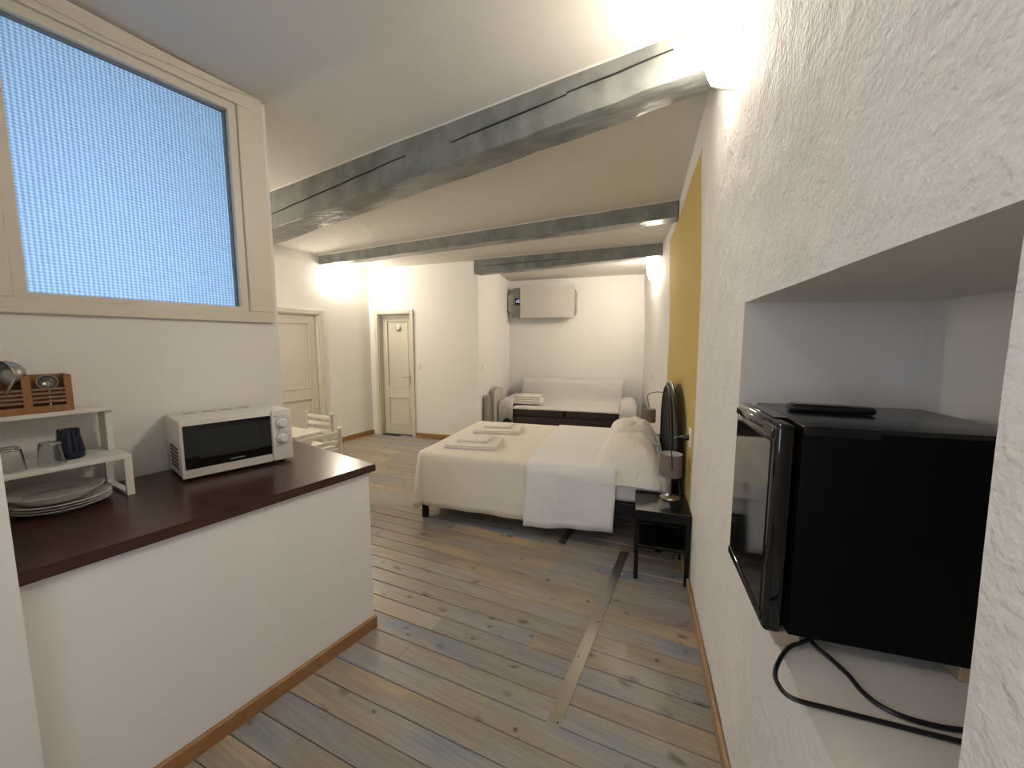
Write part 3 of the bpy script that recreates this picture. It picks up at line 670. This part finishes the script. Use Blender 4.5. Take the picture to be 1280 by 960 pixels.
# fridge power cable looping over the sill
def nl(x, y, z): return Vector((0.1185, 1.058, 0))+WU*x+WV*y+Vector((0, 0, NZ0+z))
pts = [nl(0.16, 0.06, 0.03), nl(0.10, 0.02, 0.022), nl(0.057, -0.003, 0.010), nl(0.016, -0.065, 0.0065), nl(0.002, -0.111, 0.0065), nl(0.018, -0.148, 0.0065), nl(0.086, -0.153, 0.0065), nl(0.174, -0.156, 0.0065), nl(0.245, -0.158, 0.0065), nl(0.31, -0.158, 0.0065), nl(0.42, -0.15, 0.0065)]
q = MB(); q.tube(curve_pts(pts, 8), 0.0048, 8)
tag(q.build('power_cable', M['black'], smooth=True), 'black power cable with a wide loop at the niche sill edge', 'cable')
pts = [nl(0.15, 0.08, 0.03), nl(0.115, 0.035, 0.018), nl(0.142, -0.008, 0.008), nl(0.157, -0.045, 0.0065), nl(0.163, -0.083, 0.0065), nl(0.178, -0.112, 0.0065), nl(0.212, -0.130, 0.0065), nl(0.264, -0.134, 0.0065), nl(0.318, -0.127, 0.0065), nl(0.42, -0.11, 0.0065)]
q = MB(); q.tube(curve_pts(pts, 8), 0.0048, 8)
tag(q.build('power_cable', M['black'], smooth=True), 'black cable running from under the fridge inside the looped cable', 'cable')

# ------------------------------------------------------------------ bed
BO = Vector((-2.233, 2.483, 0)); BL, BWd, BT = 2.0, 1.40, 0.565
bed = thing('double_bed', 'double bed with black base and arched black headboard against the ochre panel', 'bed', BO, WA)
b = MB(); b.box((BL/2, BWd/2, 0.29), (BL-0.02, BWd-0.04, 0.09), 0.008); b.build('base', M['wenge'], bed)
b = MB(); b.box((BL/2, BWd/2, 0.45), (BL, BWd, 0.22), 0.05, seg=4); b.build('mattress', M['whitesheet'], bed, True)
for x in (0.05, BL-0.06):
    for y in (0.035, BWd-0.07): b = MB(); b.box((x, y, 0.125), (0.045, 0.045, 0.25), 0.003); b.build('leg', M['wenge'], bed)
# headboard: arch in local yz
def arch(w, z0, h, n=28):
    pts = [(-w/2, z0)]
    for k in range(n+1):
        a = PI-PI*k/n; pts.append((w/2*math.cos(a), z0+0.45+(h-z0-0.45)*math.sin(a)**0.9))
    pts.append((w/2, z0)); return pts
b = MB(); pts = arch(1.26, 0.25, 1.150)
A = b.verts([(BL+0.012, BWd/2+y, z) for y, z in pts]); B_ = b.verts([(BL+0.055, BWd/2+y, z) for y, z in pts])
for k in range(len(pts)): b.face((A[k], A[(k+1) % len(pts)], B_[(k+1) % len(pts)], B_[k]))
b.face(A); b.face(B_[::-1]); hb = b.build('headboard', M['leather'], bed, True)
b = MB(); b.tube([(BL+0.034, BWd/2+y*1.012, z+(0.006 if z > 0.8 else 0)) for y, z in pts], 0.019, 10); b.build('rim', M['black'], hb, True)
b = MB(); b.tube([(BL+0.008, BWd/2+y*0.965, z*0.985) for y, z in pts], 0.007, 8); b.build('bead', M['black'], hb, True)

def skirt_cloth(perim, top_poly, z_top, hang, amp, freq, seed, th=0.006):
    """perim: list of (x,y,nx,ny,hangfactor); cloth runs from the top edge down"""
    b = MB(); rows = []
    rowdef = [(-0.05, 0.0), (-0.02, 0.001), (-0.004, 0.008), (0.006, 0.024)]
    NR = 9
    s = 0; prev = None; per = []
    for (x, y, nx, ny, hf) in perim:
        if prev: s += math.hypot(x-prev[0], y-prev[1])
        prev = (x, y); per.append((x, y, nx, ny, hf, s))
    for o, dz in rowdef: rows.append([Vector((x+nx*o, y+ny*o, z_top-dz)) for x, y, nx, ny, hf, s in per])
    for k in range(1, NR+1):
        t = k/NR; r = []
        for x, y, nx, ny, hf, s in per:
            fold = amp*t**1.1*(math.sin(s*freq+seed)+0.6*math.sin(s*freq*2.3+seed*2.1))+0.4*amp*noise.noise(Vector((s*3, t*2, seed)))
            o = 0.008+0.030*t*hf+fold*(0.25+0.75*min(1, hf)); hz = hang*(1+0.025*noise.noise(Vector((s*1.4, seed, 0)))+0.045*max(0.0, hf-1))
            r.append(Vector((x+nx*o, y+ny*o, z_top-0.024-(hz-0.024)*t)))
        rows.append(r)
    V = b.grid(rows)
    return b, V
def quad_top(b, edge_verts, far_verts, z, n=10):
    """simple flat top between matching vertex lists"""
    for i in range(len(edge_verts)-1): b.face((edge_verts[i], edge_verts[i+1], far_verts[i+1], far_verts[i]))
# coverlet: perimeter near side (head->foot), foot, far side
per = []; UH = 1.02; r_ = 0.05
for k in range(34): per.append((UH-(UH-r_)*k/33, 0.0, 0, -1, 0.8))
for k in range(1, 10):
    a = -PI/2-(PI/2)*k/10; per.append((r_+r_*math.cos(a), r_+r_*math.sin(a), math.cos(a), math.sin(a), 2.2))
for k in range(34): per.append((0.0, r_+(BWd-2*r_)*k/33, -1, 0, 1.0))
for k in range(1, 10):
    a = PI-(PI/2)*k/10; per.append((r_+r_*math.cos(a), BWd-r_+r_*math.sin(a), math.cos(a), math.sin(a), 2.2))
for k in range(34): per.append((r_+(UH-r_)*k/33, BWd, 0, 1, 0.8))
b, V = skirt_cloth(per, None, BT+0.012, 0.445, 0.011, 9.0, 1.3)
top = V[0]; b.face(top)
o = b.build('coverlet', M['sheet'], smooth='all', loc=BO, rz=WA, fixn=True); tag(o, 'cream coverlet draped over the foot and sides of the bed', 'bedspread')
md = o.modifiers.new('thickness', 'SOLIDIFY'); md.thickness = 0.004; md.offset = 1
# turned-back white top sheet, a band across the bed
def band(u0, u1, z_top, hang0, hang1, seed, amp):
    b = MB(); nu = 26; prof = []
    P = []
    for i in range(nu+1):
        u = u0+(u1-u0)*i/nu; row = []; hang = hang0+(hang1-hang0)*i/nu
        path = []
        for k in range(10, 0, -1): path.append((BWd+0.016, z_top-0.03-(hang-0.03)*k/10, k/10, 1))
        path += [(BWd+0.010, z_top-0.012, 0, 1), (BWd-0.01, z_top, 0, 0)]
        path += [(BWd*(1-k/12.0), z_top+0.004*noise.noise(Vector((u*5, k*0.7, seed))), 0, 0) for k in range(1, 12)]
        path += [(0.01, z_top, 0, 0), (-0.010, z_top-0.012, 0, -1)]
        for k in range(1, 11): path.append((-0.016, z_top-0.03-(hang-0.03)*k/10, k/10, -1))
        for (yy, zz, t, sd) in path:
            f = sd*(0.012+0.030*t+amp*t*(math.sin(u*11+seed)+0.7*math.sin(u*23+seed*3))+0.012*noise.noise(Vector((u*6, t*3, seed+sd))))
            row.append((u+0.012*t*math.sin(t*3+seed), yy+f, zz))
        P.append(row)
    b.grid(P); return b
b = band(0.965, 1.635, BT+0.022, 0.495, 0.450, 2.2, 0.010)
o = b.build('top_sheet', M['whitesheet'], smooth='all', loc=BO, rz=WA); tag(o, 'white sheet folded back across the bed, hanging lower than the coverlet', 'sheet')
md = o.modifiers.new('thickness', 'SOLIDIFY'); md.thickness = 0.004; md.offset = 1

def pillow(cu, cv, lu, lv, h, z0, rz, droop, label, seed):
    b = MB(); n = 22; T = []; Bm = []
    for i in range(n+1):
        rt, rb = [], []
        for j in range(n+1):
            a, c = -1+2*i/n, -1+2*j/n
            pin = 1-0.06*(1-abs(a)**2.5)*abs(c)**4; pin2 = 1-0.06*(1-abs(c)**2.5)*abs(a)**4
            cr = 1-0.07*(abs(a)*abs(c))**4; x, y = lu/2*a*pin2*cr, lv/2*c*pin*cr
            fa, fc = min(1, abs(a)/0.9), min(1, abs(c)/0.92); t = max(0.0, (1-fa**2.6)*(1-fc**2.6))**0.55
            wr2 = 0.016*noise.noise(Vector((a*3, c*3, seed)))+0.011*noise.noise(Vector((a*9, c*3, seed)))
            X = cu+x*math.cos(rz)-y*math.sin(rz); Y = cv+x*math.sin(rz)+y*math.cos(rz)
            dz = -droop*max(0, 0.10-Y)**1.4
            rt.append((X, Y, z0+0.012+h*t*(1+2*wr2)+wr2*t+dz)); rb.append((X, Y, z0+0.004+0.006*(1-t)+dz))
        T.append(rt); Bm.append(rb)
    VT = b.grid(T); VB = b.grid(Bm)
    for k in range(n):
        for A1, B1, A2, B2 in ((VT[0][k], VB[0][k], VT[0][k+1], VB[0][k+1]), (VT[n][k], VB[n][k], VT[n][k+1], VB[n][k+1]), (VT[k][0], VB[k][0], VT[k+1][0], VB[k+1][0]), (VT[k][n], VB[k][n], VT[k+1][n], VB[k+1][n])):
            b.face((A1, B1, B2, A2))
    o = b.build('pillow', M['pillow'], smooth='all', loc=BO, rz=WA); tag(o, label, 'pillow', 'pillows on the double bed'); return o
pillow(1.715, 0.34, 0.50, 0.80, 0.16, BT+0.024, math.radians(-1), 1.9, 'white pillow drooping over the near side of the bed', 1.0)
pillow(1.735, 1.045, 0.48, 0.66, 0.17, BT+0.024, math.radians(3), 0, 'cream pillow on the far side of the bed, behind the other', 4.0)

def folded(name, loc, rz, w, d, th, layers, label, group, cat='towel'):
    b = MB(); lt = th/layers
    for k in range(layers):
        jx, jy = random.uniform(-.004, .004), random.uniform(-.004, .004)
        b.box((jx, jy, lt*(k+0.5)), (w-0.008*k, d-0.006*k, lt*0.98), lt*0.46, seg=3, rz=random.uniform(-.015, .015))
    o = b.build(name, M['towel'], smooth='all', loc=loc, rz=rz); tag(o, label, cat, group); return o
def bedp(u, v, z): return BO+WU*u+WV*v+Vector((0, 0, z))
TZ = BT+0.0175
G = 'folded towels on the bed'
folded('bath_towel', bedp(0.385, 0.36, TZ), WA+0.12, 0.47, 0.34, 0.034, 2, 'large folded bath towel on the near foot of the bed', G)
folded('hand_towel', bedp(0.37, 0.40, TZ+0.0345), WA+0.10, 0.29, 0.22, 0.024, 2, 'small folded hand towel on the near bath towel', G)
folded('bath_towel', bedp(0.40, 0.965, TZ), WA+0.14, 0.47, 0.34, 0.034, 2, 'large folded bath towel on the far side of the bed', G)
folded('hand_towel', bedp(0.385, 1.0, TZ+0.0345), WA+0.10, 0.29, 0.22, 0.024, 2, 'small folded hand towel on the far bath towel', G)

# ------------------------------------------------------------------ nightstands and lamps
def nightstand(loc, label):
    t_ = thing('nightstand', label, 'nightstand', loc, WA, 'black nightstands beside the bed')
    w, d, h = 0.325, 0.345, 0.46
    def bp(nm, c, dd): q = MB(); q.box(c, dd, 0.002, seg=1); return q.build(nm, M['wenge'], t_)
    bp('top', (w/2, d/2, h-0.011), (w, d, 0.022))
    for x in (0.014, w-0.014):
        for y in (0.014, d-0.014): bp('leg', (x, y, (h-0.022)/2), (0.026, 0.026, h-0.022))
    bp('shelf', (w/2, d/2, 0.215), (w-0.03, d-0.03, 0.02))
    bp('back_panel', (w-0.012, d/2, 0.335), (0.01, d-0.06, 0.21)); bp('side_panel', (w/2, d-0.012, 0.335), (w-0.06, 0.01, 0.21))
    bp('apron', (w/2, 0.016, 0.415), (w-0.054, 0.014, 0.045))
    return t_
NS = Vector((-0.425, 2.445, 0)); nightstand(NS, 'black nightstand standing near, beside the bed and the ochre panel')
NS2 = BO+WU*1.74+WV*1.50; nightstand((NS2.x, NS2.y, 0), 'black nightstand on the far side, hidden behind the pillows')
def lamp(loc, label):
    t_ = thing('table_lamp', label, 'table lamp', loc, 0, 'grey drum bedside lamps')
    q = MB(); q.lathe([(0, 0), (0.062, 0), (0.064, 0.006), (0.058, 0.014), (0.03, 0.022), (0.012, 0.028), (0, 0.029)], (0, 0, 0), 32, False); q.build('base', M['steel'], t_, True)
    q = MB(); q.lathe([(0, 0.026), (0.011, 0.026), (0.011, 0.19), (0, 0.19)], (0, 0, 0), 16, False); q.build('stem', M['steel'], t_, True)
    q = MB(); q.use(M['lampshade']); q.lathe([(0.073, 0.158), (0.070, 0.305), (0.0685, 0.305)], (0, 0, 0), 36, False); q.use(M['lampin']); q.lathe([(0.0685, 0.305), (0.0715, 0.158), (0.073, 0.158)], (0, 0, 0), 36, False)
    q.build('shade', None, t_, True)
    q = MB(); q.lathe([(0, 0.19), (0.014, 0.19), (0.014, 0.22), (0.024, 0.245), (0.02, 0.275), (0, 0.285)], (0, 0, 0), 16, False); q.build('bulb', M['whiteplastic'], t_, True)
lp = Vector((-0.258, 2.74, 0.4605)); lamp(lp, 'near bedside lamp with grey drum shade and steel base')
lp2 = BO+WU*1.905+WV*1.72; lamp((lp2.x, lp2.y, 0.4605), 'far bedside lamp, its grey shade showing behind the pillow')

# cables: from headboard over near lamp, plug, far lamp cable
q = MB(); q.tube(curve_pts([bedp(BL-0.002, 0.33, 0.98), bedp(BL-0.006, 0.20, 0.86), bedp(BL-0.004, 0.07, 0.66), bedp(BL+0.0, -0.03, 0.64), bedp(BL+0.035, -0.12, 0.60), bedp(BL+0.052, -0.17, 0.45), bedp(BL+0.045, -0.20, 0.25), bedp(BL+0.03, -0.1, 0.03)], 8), 0.004, 7)
tag(q.build('lamp_cable', M['black'], smooth=True), 'black cable hanging past the near lamp shade', 'cable')
q = MB(); q.tube(curve_pts([bedp(BL+0.012, 1.34, 1.0), bedp(BL-0.05, 1.42, 0.99), bedp(BL-0.12, 1.52, 0.94), bedp(BL-0.10, 1.64, 0.80)], 8), 0.004, 7)
tag(q.build('lamp_cable', M['black'], smooth=True), 'short cable curving from the headboard to the far lamp', 'cable')
def socket(y, z, label, plug=False, wall='R', w=0.085, h=0.085, rz=None, loc=None):
    if loc is None: p = RW(y, z); loc = (p.x-0.001, y, z); rz = PI+WA
    t_ = thing('wall_socket' if plug else 'wall_switch', label, 'socket' if plug else 'switch', loc, rz)
    q = MB(); q.box((0.004, 0, 0), (0.010, w, h), 0.003); q.build('plate', M['whiteplastic'], t_, True)
    q = MB(); q.box((0.010, 0, 0), (0.004, w*0.5, h*0.6), 0.001); q.build('insert', M['white'], t_)
socket(2.74, 0.885, 'white wall socket with black plug beside the headboard', True, h=0.12)
p = RW(2.74, 0.885); t_ = thing('power_plug', 'black plug pushed into the socket by the headboard', 'plug', (p.x-0.013, 2.74, 0.885), PI+WA)
q = MB(); q.lathe([(0, 0), (0.019, 0), (0.019, 0.012), (0.012, 0.03), (0.006, 0.055), (0.004, 0.075), (0, 0.076)], (0, 0, 0), 16, False, Matrix.Rotation(PI/2, 3, 'Y')); q.build('body', M['black'], t_, True)
q = MB(); q.tube(curve_pts([(0.07, 0, 0), (0.11, 0.03, -0.03), (0.10, 0.06, -0.15), (0.09, 0.0, -0.4)], 6), 0.0035, 6); q.build('cord', M['black'], t_, True)
socket(5.85, 1.02, 'small white switch on the white wall beside the ochre panel', h=0.075, w=0.05)
d_ = Vector((DD.x, DD.y, 0)); pos = Vector((DW0.x, DW0.y, 0))+d_*0.862
socket(0, 0, 'white thermostat switch on the wall right of the narrow door', w=0.085, h=0.10, rz=DA-PI/2, loc=(pos.x, pos.y, 1.13))
ad = Vector((AL1.x-DW1.x, AL1.y-DW1.y, 0)).normalized(); pos = Vector((DW1.x, DW1.y, 0))+ad*0.16; nrm = Vector((ad.y, -ad.x, 0))
socket(0, 0, 'small white switch on the alcove side wall above the radiator', w=0.07, h=0.07, rz=math.atan2(nrm.y, nrm.x), loc=(pos.x, pos.y, 1.12))

# ------------------------------------------------------------------ sofa alcove
BWA = math.atan2(AR.y-AL1.y, AR.x-AL1.x); BU = Vector((math.cos(BWA), math.sin(BWA), 0)); BN = Vector((math.sin(BWA), -math.cos(BWA), 0))
def alc(s, o, z): return Vector((AL1.x, AL1.y, 0))+BU*s+BN*o+Vector((0, 0, z))
# water heater: local x along wall, -y towards room
t_ = thing('water_heater', 'grey and white flat wall heater with small blue display', 'heater', alc(0.02, 0.0, 1.93), BWA)
def rrect(x0, x1, z0, z1, r, n=6):
    out = []
    for cx, cz, a0 in ((x1-r, z1-r, 0), (x0+r, z1-r, 90), (x0+r, z0+r, 180), (x1-r, z0+r, 270)):
        for k in range(n+1): a = math.radians(a0+90*k/n); out.append((cx+r*math.cos(a), cz+r*math.sin(a)))
    return out
def slabxz(poly, y0, y1, nm, m, par, bev=0.0):
    b = MB(); A = b.verts([(x, y0, z) for x, z in poly]); B = b.verts([(x, y1, z) for x, z in poly]); n = len(poly)
    for k in range(n): b.face((A[k], A[(k+1) % n], B[(k+1) % n], B[k]))
    b.face(A); b.face(B[::-1])
    if bev: bmesh.ops.bevel(b.bm, geom=[e for e in b.bm.edges if abs(e.verts[0].co.y-y1) < 1e-6 and abs(e.verts[1].co.y-y1) < 1e-6], offset=bev, segments=3, affect='EDGES')
    return b.build(nm, M[m], par, True)
HW, HH = 1.215, 0.535
slabxz(rrect(0, HW, 0, HH, 0.13), -0.004, -0.17, 'body', 'heatergrey', t_, 0.05)
slabxz(rrect(0.10, 0.265, 0.02, HH-0.01, 0.03), -0.15, -0.185, 'side_strip', 'heaterstrip', t_, 0.008)
slabxz(rrect(0.235, HW-0.03, 0.0, HH+0.005, 0.012), -0.15, -0.20, 'front_panel', 'heaterwhite', t_, 0.008)
ds = slabxz(rrect(0.135, 0.232, 0.225, 0.345, 0.008), -0.18, -0.189, 'display', 'screen', t_)
b = MB()
for x, z, dx, dz in ((0.162, 0.285, 0.014, 0.014), (0.207, 0.283, 0.034, 0.010), (0.207, 0.318, 0.014, 0.012), (0.178, 0.306, 0.014, 0.006)): b.box((x, -0.1895, z), (dx, 0.001, dz))
b.build('display_glyphs', M['glyph'], ds)
b = MB()
for k in range(4): b.lathe([(0, 0), (0.009, 0), (0.009, 0.002), (0, 0.002)], (0.262, -0.2005, 0.075+0.035*k), 10, False, Matrix.Rotation(PI/2, 3, 'X'))
b.build('button', M['heatergrey'], t_)

# sofa: local x along wall, -y towards room, y=0 at back
SW, SD = 2.10, 0.92
s_ = thing('sofa', 'dark brown two-seat sofa under white throws in the alcove', 'sofa', alc(0.13, 0.06, 0), BWA)
b = MB(); b.box((SW/2, -SD/2, 0.20), (SW-0.36, SD-0.08, 0.26), 0.02); b.build('base', M['sofa'], s_, True)
for k in range(2): b = MB(); b.box((0.20+(SW-0.40)*(0.25+0.5*k), -SD/2-0.02, 0.385), ((SW-0.40)/2-0.004, SD-0.02, 0.15), 0.035, seg=4); b.build('seat_cushion', M['sofa'], s_, True)
b = MB(); b.box((SW/2, -0.12, 0.53), (SW-0.42, 0.20, 0.62), 0.05, seg=3); b.build('backrest', M['sofa'], s_, True)
for x in (0.10, SW-0.10): b = MB(); b.box((x, -SD/2, 0.325), (0.20, SD-0.02, 0.47), 0.05, seg=4); b.build('armrest', M['sofa'], s_, True)
for x in (0.1, SW-0.1):
    for y in (-0.08, -SD+0.08): b = MB(); b.lathe([(0, 0), (0.02, 0), (0.026, 0.09), (0, 0.09)], (x, y, 0), 12, False); b.build('foot', M['black'], s_, True)
# throw over back and seat: profile sweep along x
def throw(name, x0, x1, prof, seed, amp, label, flare=0.0):
    b = MB(); n = 30; P = []
    for i in range(n+1):
        t = i/n; row = []
        for k, (yy, zz) in enumerate(prof):
            e = k/(len(prof)-1); w2 = amp*noise.noise(Vector((t*7, e*5, seed)))
            row.append((x0+(x1-x0)*t+flare*math.sin(t*9+e*4), yy-abs(w2)*0.6, zz+w2*0.7))
        P.append(row)
    b.grid(P); o = b.build(name, M['throw'], smooth='all', loc=s_.location, rz=BWA); md = o.modifiers.new('thickness', 'SOLIDIFY'); md.thickness = 0.006; md.offset = 0
    tag(o, label, 'throw', 'white throws on the sofa'); return o
prof = [(-0.008, 0.60), (-0.01, 0.80), (-0.05, 0.862), (-0.13, 0.868), (-0.215, 0.855), (-0.245, 0.80), (-0.26, 0.70), (-0.275, 0.60), (-0.29, 0.52), (-0.34, 0.478), (-0.5, 0.476), (-0.7, 0.476), (-0.86, 0.474), (-0.925, 0.468), (-0.962, 0.44)]
throw('sofa_throw', 0.185, SW-0.185, prof, 3, 0.014, 'grey-white throw covering the sofa back and seat')
def armcover(x, label, seed):
    b = MB(); P = []
    for i in range(13):
        yy = -SD-0.016+(SD-0.10)*i/12 if i else -SD-0.022
        row = []
        for k, (dx, zz) in enumerate([(-0.125, 0.36), (-0.122, 0.46), (-0.115, 0.55), (-0.06, 0.580), (0.0, 0.582), (0.06, 0.580), (0.112, 0.56), (0.116, 0.51)]):
            w2 = 0.014*noise.noise(Vector((i*0.6, k*0.9, seed)))
            row.append((x+dx*(1+3*abs(w2))+(w2 if k in (3, 4, 5) else 0), yy+w2, zz+abs(w2) if k in (2, 3, 4, 5, 6) else zz-0.05*abs(math.sin(i*0.9+seed))*(k == 0)))
        P.append(row)
    # front fall
    fr = [(p[0], p[1]-0.016, 0.24+0.05*math.sin(k*1.3+seed)) if 1 <= k <= 6 else (p[0], p[1]-0.008, 0.26) for k, p in enumerate(P[0])]; fm = [(p[0], p[1]-0.014, 0.42+0.01*math.sin(k*2)) for k, p in enumerate(P[0])]
    b.grid([fr, fm]+P)
    o = b.build('arm_cover', M['throw'], smooth='all', loc=s_.location, rz=BWA); md = o.modifiers.new('thickness', 'SOLIDIFY'); md.thickness = 0.006; md.offset = 0
    tag(o, label, 'throw', 'white throws on the sofa')
armcover(0.10, 'crumpled white cover over the left sofa arm', 2.0); armcover(SW-0.10, 'crumpled white cover over the right sofa arm by the wall', 6.0)
for k, lab in enumerate(('lowest folded towel in the pile on the sofa', 'second folded towel from the bottom of the sofa pile', 'third folded towel from the bottom of the sofa pile', 'topmost folded towel in the pile on the sofa')):
    folded('folded_towel', alc(0.13+0.42, 0.06+0.66, 0.496+0.036*k), BWA+random.uniform(-.04, .04), 0.44-0.01*k, 0.30, 0.035, 1, lab, 'folded towels piled on the sofa')

# radiator on alcove left wall: two upright rounded elements; local x along wall (towards the alcove end), -y into the room
ra = math.atan2(ad.y, ad.x); rr = Vector((DW1.x, DW1.y, 0))
t_ = thing('radiator', 'pale upright radiator with rounded tops on the alcove side wall', 'radiator', rr, ra)
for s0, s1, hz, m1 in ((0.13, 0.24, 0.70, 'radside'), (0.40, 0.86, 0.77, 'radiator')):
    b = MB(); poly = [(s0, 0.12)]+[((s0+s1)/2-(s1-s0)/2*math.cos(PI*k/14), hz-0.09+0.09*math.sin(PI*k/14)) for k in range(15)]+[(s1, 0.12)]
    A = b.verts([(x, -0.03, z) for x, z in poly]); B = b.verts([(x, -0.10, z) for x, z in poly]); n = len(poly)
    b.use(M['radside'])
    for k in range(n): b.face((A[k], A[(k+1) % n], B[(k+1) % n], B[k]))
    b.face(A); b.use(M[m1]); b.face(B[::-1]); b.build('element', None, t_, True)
for s in (0.2, 0.62):
    b = MB(); b.box((s, -0.016, 0.45), (0.04, 0.03, 0.06), 0.003); b.build('bracket', M['radiator'], t_)

# ------------------------------------------------------------------ dining table and chairs
t_ = thing('dining_table', 'white dining table in the corner behind the partition', 'table', (-3.02, 2.17, 0), 0)
TW, TD, TH = 0.85, 0.72, 0.735
def tp(nm, c, d, bev=0.004): q = MB(); q.box(c, d, bev); return q.build(nm, M['tabletop'], t_)
tp('tabletop', (-TW/2, -TD/2, TH-0.014), (TW, TD, 0.028))
for x in (-0.30, -TW+0.05):
    for y in (-0.05, -TD+0.05): tp('leg', (x, y, (TH-0.028)/2), (0.05, 0.05, TH-0.028))
for c, d in (((-TW/2, -0.05, TH-0.07), (TW-0.15, 0.02, 0.08)), ((-TW/2, -TD+0.05, TH-0.07), (TW-0.15, 0.02, 0.08)), ((-0.05, -TD/2, TH-0.07), (0.02, TD-0.15, 0.08)), ((-TW+0.05, -TD/2, TH-0.07), (0.02, TD-0.15, 0.08))): tp('apron', c, d)
def chair(loc, rz, label):
    """local: seat centre at origin, backrest at +x side, posts at y +-0.19"""
    t_ = thing('dining_chair', label, 'chair', loc, rz, 'white ladder-back chairs at the table')
    def cp(nm, c, d, bev=0.004): q = MB(); q.box(c, d, bev); return q.build(nm, M['tabletop'], t_, True)
    cp('seat', (0, 0, 0.455), (0.42, 0.45, 0.03), 0.010)
    for sy in (-1, 1):
        q = MB(); q.lathe([(0, 0), (0.016, 0), (0.018, 0.44), (0.018, 0.77), (0.021, 0.775), (0.019, 0.793), (0, 0.796)], (0.19, sy*0.19, 0), 14, False); q.build('post', M['tabletop'], t_, True)
        cp('leg', (-0.18, sy*0.19, 0.22), (0.034, 0.034, 0.44))
        cp('side_stretcher', (0, sy*0.19, 0.2), (0.35, 0.018, 0.025))
    for z, h in ((0.745, 0.036), (0.675, 0.036), (0.60, 0.036)): cp('slat', (0.19, 0, z), (0.016, 0.36, h))
    cp('stretcher', (-0.18, 0, 0.25), (0.018, 0.36, 0.025))
    return t_
chair((-2.985, 1.98, 0), 0, 'near white ladder-back chair with its back to the room, tucked under the table')
chair((-3.60, 2.375, 0), PI/2, 'white ladder-back chair on the far side of the table by the wide door')
